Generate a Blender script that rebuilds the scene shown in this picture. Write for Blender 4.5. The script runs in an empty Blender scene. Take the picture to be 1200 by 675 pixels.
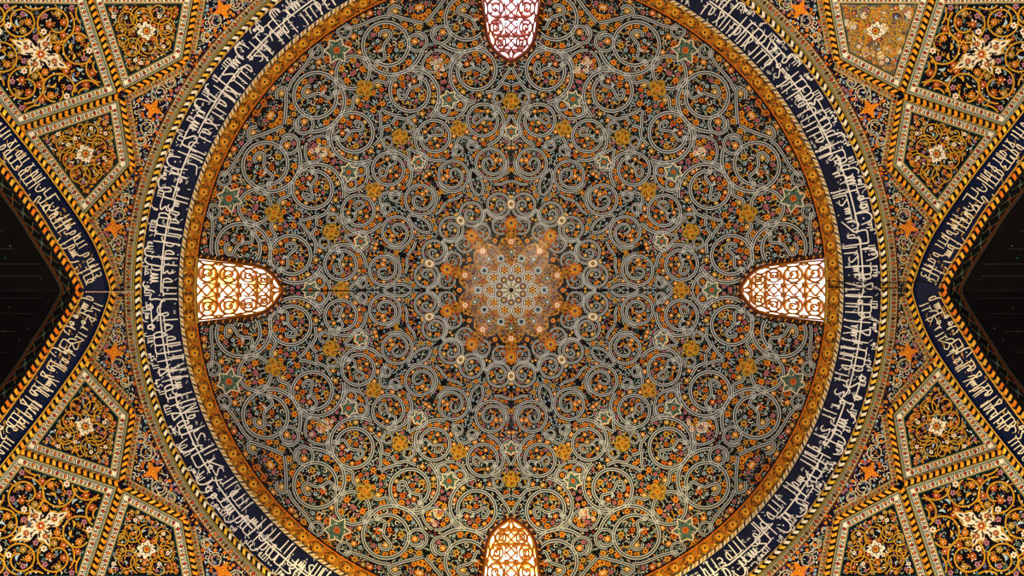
import bpy, math, random
import numpy as np
random.seed(7); rng = np.random.RandomState(7)
PI = math.pi
F = 755.0            # focal length in pixels of a 1200 px wide frame
ZC = 1.6             # eye height
CX, CY = 599.0, 340.0
SC = bpy.context.scene
COL = SC.collection

# ------------------------------------------------------------------ the building's inner surface
# dome (rise 11 m, radius 10 m) over a flared drum over squinches that turn the circle to a square
R0, D0, R1 = 10.0, 20.4, 10.35
PX0 = F * R0 / D0
PX1 = 447.0
D1 = F * R1 / PX1
_t = np.linspace(0, PI / 2, 3000)
_rho = R0 * np.cos(_t); _d = D0 + 11.0 * np.sin(_t)
_px = F * _rho / _d
_o = np.argsort(_px)
TPX, TRHO, TD = _px[_o], _rho[_o], _d[_o]

def n_of(d): return 2.0 + 2.0 * np.clip((D1 - d) / 7.0, 0, 1)
def rho_sq(c, s, d):
    n = n_of(d)
    return R1 * (np.abs(c) ** n + np.abs(s) ** n + 1e-12) ** (-1.0 / n)

def surf0(q):
    q = np.asarray(q, float)
    r = np.hypot(q[:, 0], q[:, 1]); rr = np.maximum(r, 1e-9)
    c = q[:, 0] / rr; s = q[:, 1] / rr
    rho = np.interp(r, TPX, TRHO); d = np.interp(r, TPX, TD)
    m = r > PX0
    if m.any():
        k = np.clip((r[m] - PX0) / (PX1 - PX0), 0, 1)
        rho[m] = R0 + (R1 - R0) * k; d[m] = F * rho[m] / r[m]
    m = r > PX1
    if m.any():
        lo = np.full(m.sum(), 1.0); hi = np.full(m.sum(), D1)
        for _ in range(34):
            mid = 0.5 * (lo + hi)
            p = F * rho_sq(c[m], s[m], mid) / mid
            big = p > r[m]
            lo = np.where(big, mid, lo); hi = np.where(big, hi, mid)
        d[m] = 0.5 * (lo + hi); rho[m] = rho_sq(c[m], s[m], d[m])
    return np.stack([-c * rho, s * rho, ZC + d], 1)

def surf(q, off):
    q = np.asarray(q, float); off = np.asarray(off, float)
    P = surf0(q)
    e = 0.6
    a = surf0(q + [e, 0]) - surf0(q - [e, 0]); b = surf0(q + [0, e]) - surf0(q - [0, e])
    n = np.cross(a, b); n /= (np.linalg.norm(n, axis=1, keepdims=True) + 1e-12)
    v = np.array([0, 0, ZC]) - P
    n *= np.sign((n * v).sum(1, keepdims=True) + 1e-12)
    return P + n * off[:, None]

# ------------------------------------------------------------------ materials
def lin(h):
    h = h.lstrip('#'); o = []
    for i in (0, 2, 4):
        x = int(h[i:i + 2], 16) / 255
        o.append(x / 12.92 if x <= .04045 else ((x + .055) / 1.055) ** 2.4)
    return (*o, 1)
MATS = {}
def mat(name, hexc, rough=.3, var=.25, scale=3.0, spec=.22, metal=0.0):
    m = bpy.data.materials.new(name); m.use_nodes = True
    nt = m.node_tree; b = nt.nodes['Principled BSDF']
    b.inputs['Roughness'].default_value = rough * .5
    b.inputs['Specular IOR Level'].default_value = spec
    b.inputs['Metallic'].default_value = metal
    tc = nt.nodes.new('ShaderNodeTexCoord')
    nz = nt.nodes.new('ShaderNodeTexNoise'); nz.inputs['Scale'].default_value = scale
    nz.inputs['Detail'].default_value = 3
    nt.links.new(tc.outputs['Object'], nz.inputs['Vector'])
    mx = nt.nodes.new('ShaderNodeMix'); mx.data_type = 'RGBA'
    c = lin(hexc)
    mx.inputs[6].default_value = tuple(x * (1 - var) for x in c[:3]) + (1,)
    mx.inputs[7].default_value = tuple(min(1, x * (1 + var)) for x in c[:3]) + (1,)
    nt.links.new(nz.outputs[0], mx.inputs[0])
    nt.links.new(mx.outputs[2], b.inputs['Base Color'])
    MATS[name] = m
    return m
def mat_micro(name, ground, specks, scale, thr=.36, rough=.38):
    """glazed tile ground sprinkled with small mosaic buds"""
    m = mat(name, ground, rough, .3, 2.0)
    nt = m.node_tree; b = nt.nodes['Principled BSDF']
    mx = [n for n in nt.nodes if n.type == 'MIX'][0]
    tc = [n for n in nt.nodes if n.type == 'TEX_COORD'][0]
    vo = nt.nodes.new('ShaderNodeTexVoronoi'); vo.inputs['Scale'].default_value = scale
    nt.links.new(tc.outputs['Object'], vo.inputs['Vector'])
    sep = nt.nodes.new('ShaderNodeSeparateColor'); nt.links.new(vo.outputs['Color'], sep.inputs[0])
    rp = nt.nodes.new('ShaderNodeValToRGB'); rp.color_ramp.interpolation = 'CONSTANT'
    els = rp.color_ramp.elements
    while len(els) > 1: els.remove(els[0])
    els[0].position = 0; els[0].color = lin(specks[0])
    for i, h in enumerate(specks[1:], 1):
        e = els.new(i / len(specks)); e.color = lin(h)
    nt.links.new(sep.outputs[0], rp.inputs[0])
    lt = nt.nodes.new('ShaderNodeMath'); lt.operation = 'LESS_THAN'; lt.inputs[1].default_value = thr
    nt.links.new(vo.outputs['Distance'], lt.inputs[0])
    m2 = nt.nodes.new('ShaderNodeMix'); m2.data_type = 'RGBA'
    nt.links.new(lt.outputs[0], m2.inputs[0])
    nt.links.new(mx.outputs[2], m2.inputs[6]); nt.links.new(rp.outputs[0], m2.inputs[7])
    nt.links.new(m2.outputs[2], b.inputs['Base Color'])
    return m
mat_micro('dome_navy', '#060914', ['#3a4c4e', '#080c18', '#6f8290', '#080c18', '#6a4450', '#080c18', '#080c18', '#9a907c'], 6.5, .34)
mat_micro('panel_navy', '#05070f', ['#0a0e22', '#60718c', '#0a0e22', '#8c5d2a', '#3d5a5c', '#0a0e22'], 7.0, .33)
mat_micro('spandrel_navy', '#0b0f26', ['#0a0e22', '#54668c', '#9a6a35', '#4d6a6c', '#0a0e22', '#6a4660'], 8.0, .36)
mat_micro('worn_tile', '#6b5a3c', ['#c3a87a', '#8e7448', '#39425c', '#b0813e', '#d6c7a6', '#7a6a55'], 5.0, .55, .6)
mat_micro('gold_ground', '#a8701c', ['#c98a26', '#6a3a10', '#d9a23c', '#2a1a10', '#b0741c', '#4a2c14'], 7.0, .34)
mat('band_navy', '#091639', .42, .9, .7)
mat('ink', '#07070c', .45)
mat('cream', '#e6deC8', .4, .2)
mat('white_letter', '#eeeef0', .4, .12)
mat('vine_grey', '#363f48', .38, .22)
mat('vine_edge', '#c3cad0', .36, .15)
mat('orange', '#e58e22', .4, .35)
mat('deep_orange', '#cc6a18', .4, .3)
mat('gold', '#c99a36', .4, .3)
mat('vine_gold', '#a8741f', .4, .3)
mat('strip_orange', '#5a2a0c', .5, .3)
mat('border_cream', '#f0e8d0', .4, .2)
mat('panel_orange', '#c47a1e', .4, .35)
mat('panel_rust', '#a8541a', .4, .3)
mat('border_tan', '#b7a27c', .42, .3)
mat_micro('umber_tile', '#1c140c', ['#2a1e10', '#7a6438', '#2a1e10', '#8c5d2a', '#54502c', '#1c140c'], 7.0, .36)
mat('cartouche_green', '#4d6a5c', .4, .35)
mat('cartouche_dark', '#2a1a18', .4, .3)
mat('olive_gold', '#9c8032', .42, .3)
mat('yellow', '#e0b437', .4, .25)
mat('pink', '#a8707f', .4, .3)
mat('red', '#a8331f', .4, .25)
mat('teal', '#466f74', .4, .3)
mat('green_grey', '#93a79a', .42, .25)
mat('sky_blue', '#a5c0d0', .4, .2)
mat('blue', '#2b4a8c', .4, .3)
mat('plum', '#5a3550', .4, .3)
mat('dark_teal', '#12414a', .4, .3)
mat('brown', '#4a2a12', .5, .3)
mat('lattice_wood', '#a0601c', .5, .3)
mat('lattice_mauve', '#8a4c44', .5, .3)
mat('soffit_dark', '#0d0b0c', .55, .5)  # shade of the deep vaults put into their base colour
mat('soffit_line', '#4a483e', .55, .4)
mat('soffit_green', '#3a4a3a', .5, .3)
mat('plaster', '#8d7a5a', .7, .2)
mat('stone_floor', '#8a8274', .5, .2)
mat('cable_black', '#0a0909', .6, .1)
mat('cable_pale', '#d9b39c', .6, .1)
def pane_mat(name, c1, c2, strength):
    m = bpy.data.materials.new(name); m.use_nodes = True
    nt = m.node_tree; b = nt.nodes['Principled BSDF']
    tc = nt.nodes.new('ShaderNodeTexCoord'); nz = nt.nodes.new('ShaderNodeTexNoise')
    nz.inputs['Scale'].default_value = 1.1
    nt.links.new(tc.outputs['Object'], nz.inputs['Vector'])
    rp = nt.nodes.new('ShaderNodeValToRGB')
    rp.color_ramp.elements[0].position = .38; rp.color_ramp.elements[0].color = lin(c1)
    rp.color_ramp.elements[1].position = .62; rp.color_ramp.elements[1].color = lin(c2)
    nt.links.new(nz.outputs[0], rp.inputs[0])
    b.inputs['Base Color'].default_value = (.8, .8, .75, 1)
    nt.links.new(rp.outputs[0], b.inputs['Emission Color'])
    b.inputs['Emission Strength'].default_value = strength
    MATS[name] = m
pane_mat('pane_west', '#ffc860', '#fff6ee', 3.6)
pane_mat('pane_east', '#ffe9bc', '#e9e2ff', 3.6)
pane_mat('pane_north', '#ff9a70', '#fbe4ff', 5.5)
pane_mat('pane_south', '#ffc458', '#fff6e6', 3.6)

# ------------------------------------------------------------------ mesh collector on the surface
class Acc:
    def __init__(s): s.V = []; s.O = []; s.Fc = []; s.M = []; s.n = 0
    def add(s, pts, offs, faces, m):
        pts = np.asarray(pts, float).reshape(-1, 2)
        offs = np.full(len(pts), offs, float) if np.isscalar(offs) else np.asarray(offs, float)
        s.V.append(pts); s.O.append(offs)
        k = s.n
        for f in faces: s.Fc.append([i + k for i in f]); s.M.append(m)
        s.n += len(pts)
    def poly(s, pts, m, off=.01):
        s.add(pts, off, [list(range(len(pts)))], m)
    def get(s):
        if not s.V: return np.zeros((0, 2)), np.zeros(0)
        return np.concatenate(s.V), np.concatenate(s.O)
    def mirrored(s, sx, sy):
        o = Acc(); V, O = s.get(); o.V = [V * [sx, sy]]; o.O = [O]; o.n = len(V); o.M = list(s.M)
        o.Fc = [f[::-1] for f in s.Fc] if sx * sy < 0 else [list(f) for f in s.Fc]
        return o
    def merge(s, a):
        V, O = a.get(); k = s.n
        s.V.append(V); s.O.append(O); s.n += len(V)
        s.Fc += [[i + k for i in f] for f in a.Fc]; s.M += a.M
    def filtered(s, keep):
        """drop faces whose centre fails keep(points)"""
        V, O = s.get()
        c = np.array([V[f].mean(0) for f in s.Fc])
        k = keep(c)
        o = Acc(); o.V = [V]; o.O = [O]; o.n = len(V)
        o.Fc = [f for f, t in zip(s.Fc, k) if t]; o.M = [m for m, t in zip(s.M, k) if t]
        return o
    def world(s):
        V, O = s.get(); return surf(V, O)

def link_mesh(name, P, faces, mnames, parent=None, origin=None):
    P = np.asarray(P, float)
    used = sorted({i for f in faces for i in f})
    rm = np.full(len(P), -1); rm[used] = np.arange(len(used))
    P = P[used]; faces = [[int(rm[i]) for i in f] for f in faces]
    if origin is None: origin = P.mean(0)
    me = bpy.data.meshes.new(name)
    me.from_pydata((P - origin).tolist(), [], faces)
    names = list(dict.fromkeys(mnames)); ix = {n: i for i, n in enumerate(names)}
    for n in names: me.materials.append(MATS[n])
    me.polygons.foreach_set('material_index', [ix[n] for n in mnames])
    me.update()
    o = bpy.data.objects.new(name, me); COL.objects.link(o)
    if parent is not None: o.parent = parent
    else: o.location = origin
    o['_org'] = [float(x) for x in origin]
    return o
def build(name, acc, parent=None, label=None):
    org = np.array(parent['_org']) if parent is not None else None
    o = link_mesh(name, acc.world(), acc.Fc, acc.M, parent, org)
    if label: o['label'] = label
    return o
def empty(name, q, off=0.0):
    p = surf(np.array([q], float), np.array([off]))[0]
    o = bpy.data.objects.new(name, None); COL.objects.link(o); o.location = p
    o.empty_display_size = .3
    o['_org'] = [float(x) for x in p]
    return o
def tag(o, label, cat, group=None, kind=None):
    o['label'] = label; o['category'] = cat
    if group: o['group'] = group
    if kind: o['kind'] = kind
    return o

# ------------------------------------------------------------------ 2D drawing
def A2(x): return np.asarray(x, float)
def smooth(pts, n=8):
    p = A2(pts)
    if len(p) < 3: return np.stack([np.linspace(p[0, i], p[-1, i], max(2, n // 2)) for i in (0, 1)], 1)
    q = np.vstack([2 * p[0] - p[1], p, 2 * p[-1] - p[-2]])
    out = []
    for i in range(1, len(q) - 2):
        a, b, c, d = q[i - 1], q[i], q[i + 1], q[i + 2]
        t = np.linspace(0, 1, n, endpoint=False)[:, None]
        out.append(.5 * (2 * b + (c - a) * t + (2 * a - 5 * b + 4 * c - d) * t * t + (3 * b - a - 3 * c + d) * t ** 3))
    out.append(p[-1:])
    return np.vstack(out)
def normals(p, closed=False):
    if closed: t = np.roll(p, -1, 0) - np.roll(p, 1, 0)
    else: t = np.gradient(p, axis=0)
    t = t / (np.linalg.norm(t, axis=1, keepdims=True) + 1e-9)
    return np.stack([-t[:, 1], t[:, 0]], 1)
def ribbon(acc, pts, w, m, off=.012, closed=False, shift=0.0, thick=0.0):
    p = A2(pts)
    n = normals(p, closed)
    w = np.full(len(p), w, float) if np.isscalar(w) else A2(w)
    a = p + n * (shift + w / 2)[:, None]; b = p + n * (shift - w / 2)[:, None]
    N = len(p); e = N if closed else N - 1
    fs = [[i, N + i, N + (i + 1) % N, (i + 1) % N] for i in range(e)]
    if thick:
        V = np.vstack([a, b, a, b]); O = np.concatenate([np.full(2 * N, off), np.full(2 * N, off - thick)])
        for i in range(e):
            j = (i + 1) % N
            fs += [[i, j, 2 * N + j, 2 * N + i], [N + j, N + i, 3 * N + i, 3 * N + j]]
        acc.add(V, O, fs, m)
    else: acc.add(np.vstack([a, b]), off, fs, m)
def profile(acc, pts, cross, m, closed=False):
    """loft cross = [(lateral, offset)...] along pts"""
    p = A2(pts); n = normals(p, closed); N = len(p); K = len(cross)
    V = np.vstack([p + n * l for l, o in cross]); O = np.concatenate([np.full(N, o) for l, o in cross])
    fs = []
    for k in range(K - 1):
        for i in range(N if closed else N - 1):
            j = (i + 1) % N
            fs.append([k * N + i, k * N + j, (k + 1) * N + j, (k + 1) * N + i])
    acc.add(V, O, fs, m)
def disc(acc, c, r, m, off=.014, n=8, ry=None, rot=0):
    t = np.arange(n) * 2 * PI / n
    x = r * np.cos(t); y = (ry or r) * np.sin(t)
    acc.poly(np.stack([c[0] + x * math.cos(rot) - y * math.sin(rot), c[1] + x * math.sin(rot) + y * math.cos(rot)], 1), m, off)
def ring(acc, c, r, w, m, off=.014, n=24):
    t = np.arange(n) * 2 * PI / n
    ribbon(acc, np.stack([c[0] + r * np.cos(t), c[1] + r * np.sin(t)], 1), w, m, off, True)
def flower(acc, c, r, m, mc, off=.016, petals=6, rot=0.0, dip=.62, n=4):
    N = petals * n
    t = np.arange(N) * 2 * PI / N
    rr = r * (dip + (1 - dip) * np.abs(np.cos(petals * t / 2)) ** .8)
    acc.poly(np.stack([c[0] + rr * np.cos(t + rot), c[1] + rr * np.sin(t + rot)], 1), m, off)
    if mc: disc(acc, c, r * .36, mc, off + .004, 6)
def leaf(acc, c, ang, L, w, m, off=.014, bend=.25):
    s = np.linspace(0, 1, 5); h = w * np.sin(PI * s) ** .8 / 2; y0 = bend * L * np.sin(PI * s)
    up = np.stack([(s - .5) * L, y0 + h], 1); dn = np.stack([(s - .5) * L, y0 - h], 1)[::-1][1:-1]
    p = np.vstack([dn[::-1], up[::-1]])
    p = np.vstack([up[:1], dn[::-1], up[::-1][:-1]])
    ca, sa = math.cos(ang), math.sin(ang)
    acc.poly(np.stack([c[0] + p[:, 0] * ca - p[:, 1] * sa, c[1] + p[:, 0] * sa + p[:, 1] * ca], 1), m, off)
def spiral_pts(c, r0, r1, t0, turns, ch, n=40, hold=.0):
    s = np.linspace(0, 1, n)
    k = np.clip((s - hold) / (1 - hold), 0, 1)
    r = r0 + (r1 - r0) * k
    t = t0 + ch * turns * 2 * PI * s
    return np.stack([c[0] + r * np.cos(t), c[1] + r * np.sin(t)], 1)
def curl(acc, c, r, ang, ch, w, m, off=.013, turns=.7):
    p = spiral_pts(c, r, r * .45, ang, turns, ch, 9)
    ribbon(acc, p, np.linspace(w, w * .6, 9), m, off)
def vine(acc, p, w, off=.02, edge='vine_edge', core='vine_grey', ew=.3):
    ribbon(acc, p, w + 2.0, 'ink', off - .003)
    ribbon(acc, p, w, core, off)
    ribbon(acc, p, w * ew, edge, off + .004, shift=w * (.5 - ew / 2))
    ribbon(acc, p, w * ew, edge, off + .004, shift=-w * (.5 - ew / 2))
def inside(poly, pts):
    poly = A2(poly); pts = A2(pts); x, y = pts[:, 0], pts[:, 1]
    r = np.zeros(len(pts), bool); j = len(poly) - 1
    for i in range(len(poly)):
        xi, yi = poly[i]; xj, yj = poly[j]
        if yi != yj:
            c = ((yi > y) != (yj > y)) & (x < (xj - xi) * (y - yi) / (yj - yi) + xi)
            r ^= c
        j = i
    return r
def area(p):
    p = A2(p); return .5 * np.sum(p[:, 0] * np.roll(p[:, 1], -1) - np.roll(p[:, 0], -1) * p[:, 1])
def inset(poly, d):
    p = A2(poly); N = len(p)
    d = [d] * N if np.isscalar(d) else d
    L = []
    for i in range(N):
        a, b = p[i], p[(i + 1) % N]; t = (b - a) / np.linalg.norm(b - a); n = np.array([-t[1], t[0]])
        L.append((a + n * d[i], t))
    out = []
    for i in range(N):
        (a, t), (b, u) = L[i - 1], L[i]
        M = np.array([[t[0], -u[0]], [t[1], -u[1]]]); k = np.linalg.solve(M, b - a)
        out.append(a + t * k[0])
    return np.array(out)
def resample(pts, step, closed=False):
    p = A2(pts)
    if closed: p = np.vstack([p, p[:1]])
    L = np.r_[0, np.cumsum(np.linalg.norm(np.diff(p, axis=0), axis=1))]
    n = max(2, int(round(L[-1] / step)) + 1)
    s = np.linspace(0, L[-1], n)
    q = np.stack([np.interp(s, L, p[:, i]) for i in (0, 1)], 1)
    return q[:-1] if closed else q
def dense(poly, step=4.0):
    """resample a closed polygon, keeping its corners"""
    p = A2(poly); out = []
    for i in range(len(p)):
        a, b = p[i], p[(i + 1) % len(p)]
        n = max(1, int(np.linalg.norm(b - a) / step))
        out.append(a + (b - a) * (np.arange(n) / n)[:, None])
    return np.vstack(out)
def starfill(acc, poly, m, off, c=None, step=5.0, rings=8):
    b = dense(poly, step); c = b.mean(0) if c is None else A2(c); N = len(b)
    V = [c[None]] + [c + (b - c) * (k / rings) for k in range(1, rings + 1)]
    fs = [[0, 1 + i, 1 + (i + 1) % N] for i in range(N)]
    for k in range(rings - 1):
        o = 1 + k * N; u = o + N
        fs += [[o + i, u + i, u + (i + 1) % N, o + (i + 1) % N] for i in range(N)]
    acc.add(np.vstack(V), off, fs, m)
class Path:
    def __init__(s, pts, closed=False):
        s.p = A2(pts)
        if closed: s.p = np.vstack([s.p, s.p[:1]])
        s.n = normals(s.p)
        if closed:
            nn = normals(s.p[:-1], True); s.n = np.vstack([nn, nn[:1]])
        s.L = np.r_[0, np.cumsum(np.linalg.norm(np.diff(s.p, axis=0), axis=1))]
        s.len = s.L[-1]
    def at(s, st):
        st = A2(st); o = []
        for i in (0, 1):
            o.append(np.interp(st[:, 0], s.L, s.p[:, i]) + st[:, 1] * np.interp(st[:, 0], s.L, s.n[:, i]))
        return np.stack(o, 1)
def rope(acc, path, w, off, base='ink', leafm='orange', period=8.0, bump=.03, edge=None):
    """twisted-cord moulding: a raised dark roll with slanted tile leaves"""
    p = path.p
    h = w / 2
    profile(acc, p, [(-h, off), (-h * .6, off + bump * .8), (0, off + bump), (h * .6, off + bump * .8), (h, off)], base)
    n = max(1, int(path.len / period)); per = path.len / n
    for i in range(n):
        s = (i + .08) * per
        a = A2([(s, -h * .85), (s + per * .5, -h * .9), (s + per * .95, 0), (s + per * .5, h * .9), (s, h * .85), (s + per * .42, 0)])
        o = [off + bump * .45] * 2 + [off + bump] + [off + bump * .45] * 2 + [off + bump]
        q = path.at(a)
        acc.add(q, [x + .02 for x in o], [[0, 1, 2, 5], [5, 2, 3, 4]], leafm if not isinstance(leafm, (list, tuple)) else leafm[i % len(leafm)])
    if edge:
        for sd in (-1, 1): ribbon(acc, p, 1.2, edge, off + .012, shift=sd * (h + .3))
def motif_band(acc, path, w, off, base='cream', period=9.0, sq=('red', 'orange'), dark='ink', skip=0.0):
    """pale tile border: squares on point alternating with dark zigzags"""
    if base: ribbon(acc, resample(path.p, 6), w, base, off)
    L = path.len - 2 * skip
    n = max(1, int(L / period)); per = L / n; h = w * .36
    for i in range(n):
        s = skip + (i + .5) * per
        if i % 2 == 0:
            k = min(h, per * .42)
            acc.poly(path.at([(s - k * 1.25, 0), (s, -h * 1.15), (s + k * 1.25, 0), (s, h * 1.15)]), dark, off + .008)
            acc.poly(path.at([(s - k * .85, 0), (s, -h * .8), (s + k * .85, 0), (s, h * .8)]), sq[(i // 2) % len(sq)], off + .014)
        else:
            k = per * .42; t = per * .17
            acc.poly(path.at([(s - k, -h), (s - k + t, -h), (s + t * .5, h), (s - t * .5, h)]), dark, off + .008)
            acc.poly(path.at([(s + k - t, -h), (s + k, -h), (s + t * .7, h * .6), (s, h * .2)]), dark, off + .008)
            acc.poly(path.at([(s + k * .3, h * .3), (s + k * 1.0, h * .5), (s + k * .6, h)]), dark, off + .008)
def scatter(polys_ok, bbox, spacing, tries, avoid=None, amin=0.0, seed=1):
    r = np.random.RandomState(seed); pts = np.zeros((0, 2)); out = []
    c = np.stack([r.uniform(bbox[0], bbox[2], tries), r.uniform(bbox[1], bbox[3], tries)], 1)
    c = c[polys_ok(c)]
    sp = spacing(c) if callable(spacing) else np.full(len(c), spacing)
    if avoid is not None and len(avoid):
        k = np.ones(len(c), bool)
        for i in range(len(c)):
            k[i] = np.min(((avoid - c[i]) ** 2).sum(1)) > (amin(c[i]) if callable(amin) else amin) ** 2
        c, sp = c[k], sp[k]
    keep = []
    arr = np.zeros((len(c), 2)); m = 0
    for i in range(len(c)):
        if m and np.min(((arr[:m] - c[i]) ** 2).sum(1)) < sp[i] ** 2: continue
        arr[m] = c[i]; m += 1
    return arr[:m]

# ------------------------------------------------------------------ windows' outlines (used by the dome too)
HALF = math.radians(6.05)
def win_local(n=9):
    """outline in (angle, radius): foot to pointed head"""
    s = np.linspace(0, 1, n)
    R = [370.5] * 2 + [330, 295]; A = [-1, 1, 1, .99]
    side = [(1, 370.5), (1, 350), (1, 330), (.99, 310), (.96, 298), (.84, 287), (.62, 278), (.34, 271.5), (0, 266.5)]
    pts = side + [(-a, r) for a, r in side[::-1][1:]]
    return pts
def polar(ang, R): return np.stack([R * np.sin(ang), R * np.cos(ang)], -1)
def win_poly(k, grow=0.0):
    o = []
    for a, r in win_local():
        p = polar(np.array(a * HALF), np.array(float(r)))
        o.append(p)
    o = A2(o)
    if grow:
        if area(o) < 0: o2 = inset(o[::-1], -grow)[::-1]
        else: o2 = inset(o, -grow)
        o = o2
    t = k * PI / 2
    return np.stack([o[:, 0] * math.cos(t) + o[:, 1] * math.sin(t), -o[:, 0] * math.sin(t) + o[:, 1] * math.cos(t)], 1)
WIN = [win_poly(k) for k in range(4)]
WING = [win_poly(k, 4.0) for k in range(4)]
def not_in_windows(c):
    k = np.ones(len(c), bool)
    for w in WING: k &= ~inside(w, c)
    return k

# ------------------------------------------------------------------ the dome shell and its arabesque (ten-fold, mirrored)
shell = Acc()
rad = np.r_[0.0, np.linspace(4, 260, 52), np.linspace(262, 371, 60)]
NA = 360
ths = np.arange(NA) * 2 * PI / NA
V = np.vstack([[[0, 0]]] + [polar(ths, np.full(NA, r)) for r in rad[1:]])
fs = [[0, 1 + (i + 1) % NA, 1 + i] for i in range(NA)]
for k in range(len(rad) - 2):
    o = 1 + k * NA; u = o + NA
    fs += [[o + i, o + (i + 1) % NA, u + (i + 1) % NA, u + i] for i in range(NA)]
shell.add(V, 0.0, fs, 'dome_navy')
shell = shell.filtered(lambda c: np.all([~inside(w, c) for w in [win_poly(k, 1.0) for k in range(4)]], axis=0))
ceiling = build('ceiling', shell)
tag(ceiling, 'great tiled dome seen from below, navy ground covered with pale spiral vines and orange flowers', 'ceiling', kind='structure')

sec_v = Acc(); sec_f = Acc()      # one 18 degree half-sector: vines, flowers
rows = [  # R, radius, angle, knot angle, chirality, band width, kind
    (323, 26.5, 9.0, 205, -1, 4.0, 0),
    (262, 23.5, 9.2, 20, 1, 3.8, 0),
    (202, 18.5, 9.3, 150, -1, 3.4, 0),
    (151, 17.5, 9.0, 10, 1, 3.1, 1),
    (101, 13.6, 8.6, 140, -1, 2.6, 1),
    (76.5, 9.6, 9.3, 220, 1, 2.2, 1),
]
vine_samples = []
def put_vine(p, w):
    vine(sec_v, p, w, .02); vine_samples.append(p)
for R, r, a, kn, ch, w, kind in rows:
    c = polar(np.array(math.radians(a)), np.array(float(R)))
    def L(rr, dg):
        t = math.radians(kn + ch * dg); return c + r * rr * A2([math.cos(t), math.sin(t)])
    if kind == 0:
        # one big turn fed by an outer arc, closing on a knot; an S inside, a hook outside
        dg = np.linspace(-470, 0, 70)
        rr = np.where(dg < -330, np.interp(dg, [-470, -330], [1.62, 1.04]), np.interp(dg, [-330, -120, 0], [1.04, 1.0, .86]))
        put_vine(A2([L(x, y) for x, y in zip(rr, dg)]), w)
        put_vine(smooth([L(.86, 0), L(.60, -22), L(.36, -14), L(.12, 50), L(.24, 165), L(.48, 176), L(.64, 156), L(.62, 126), L(.46, 112)], 6), w * .85)
        put_vine(smooth([L(.86, 0), L(.94, 16), L(1.1, 30), L(1.26, 24), L(1.3, 8), L(1.2, 0)], 6), w * .7)
        for dd in (-.07, .07): ring(sec_v, L(.88 + dd, 0), w * .55, w * .3, 'vine_edge', .034, 12)
        leaf(sec_v, L(.30, 30), math.radians(kn + ch * 40), r * .34, r * .12, 'vine_edge', .03)
    else:
        dg = np.linspace(-560, 40, 80)
        rr = np.where(dg < -180, np.interp(dg, [-560, -180], [1.12, .92]), np.interp(dg, [-180, 40], [.92, .42]))
        put_vine(A2([L(x, y) for x, y in zip(rr, dg)]), w)
        put_vine(smooth([L(.42, 40), L(.30, 70), L(.12, 140), L(.2, 230)], 6), w * .8)
def P(a, R): return polar(np.array(math.radians(a)), np.array(float(R)))
def stem(pts, w=3.6): put_vine(smooth([P(a, R) for a, R in pts], 8), w)
# stems joining the rows across the axes
stem([(0.2, 336), (2.2, 331), (4.0, 317), (2.4, 302), (0.2, 297)], 3.6)
stem([(0.3, 289), (3.2, 292), (5.2, 284), (8, 289)], 3.4)
stem([(17.8, 330), (15.6, 338), (13.8, 346), (12.2, 356), (13.6, 361), (14.8, 355)], 3.6)
stem([(17.8, 296), (16.0, 292), (14.4, 283), (15.4, 274), (17.6, 270)], 3.0)
stem([(0.2, 240), (2.4, 243), (4.4, 236), (7.4, 234)], 3.4)
stem([(0.2, 262), (1.4, 252), (3.0, 244)], 3.2)
stem([(17.8, 212), (15.2, 216), (13.2, 224), (14.2, 234), (16.6, 236)], 3.2)
stem([(17.8, 190), (15.6, 184), (14.2, 175), (12.0, 172)], 3.2)
stem([(0.2, 176), (2.4, 180), (3.6, 188), (1.6, 196), (0.2, 206)], 3.2)
stem([(0.2, 128), (3.0, 127), (5.6, 125), (9, 126)], 2.8)
stem([(17.8, 150), (15.8, 140), (15.0, 128), (16.4, 120), (17.8, 117)], 2.8)
stem([(17.8, 100), (16.0, 92), (13.6, 88)], 2.4)
stem([(3.4, 364), (6.5, 358), (10, 356), (12.2, 352)], 3.4)
for (a, R, r, w) in ((15.35, 312, 11.0, 3.4), (15.6, 226, 6.5, 2.4), (3.9, 227, 6.2, 2.4), (15.0, 176, 6, 2.4), (3.2, 362, 8, 3.0)):
    c = P(a, R); put_vine(spiral_pts(c, r, r * .55, 1.2, 1.25, -1, 30, .6), w)
# band of small leaves round each spiral plus flowers everywhere else
VS = np.vstack([resample(p, 2.0) for p in vine_samples])
def in_sector(c):
    R = np.hypot(c[:, 0], c[:, 1]); a = np.degrees(np.arctan2(c[:, 0], c[:, 1]))
    e = 1.4 / np.maximum(R, 1) * 57
    return (a > e) & (a < 18 - e) & (R > 66) & (R < 367)
def star_R(adeg):
    a = np.abs(((adeg + 18) % 36) - 18)
    return np.interp(a, [0, 3.5, 6, 9, 13, 18], [88, 84, 70, 62, 58, 53])
def in_dome_field(c):
    R = np.hypot(c[:, 0], c[:, 1]); a = np.degrees(np.arctan2(c[:, 0], c[:, 1]))
    return in_sector(c) & (R > star_R(a) + 2)
sz = lambda c: np.interp(np.hypot(c[:, 0], c[:, 1]), [60, 150, 323, 370], [.52, .68, 1.0, 1.0])
pts = scatter(in_dome_field, (0, 50, 118, 370), lambda c: 7.4 * sz(c), 9000, VS, lambda p: 4.6 * sz(p[None])[0], 3)
r_ = np.random.RandomState(5)
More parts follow.
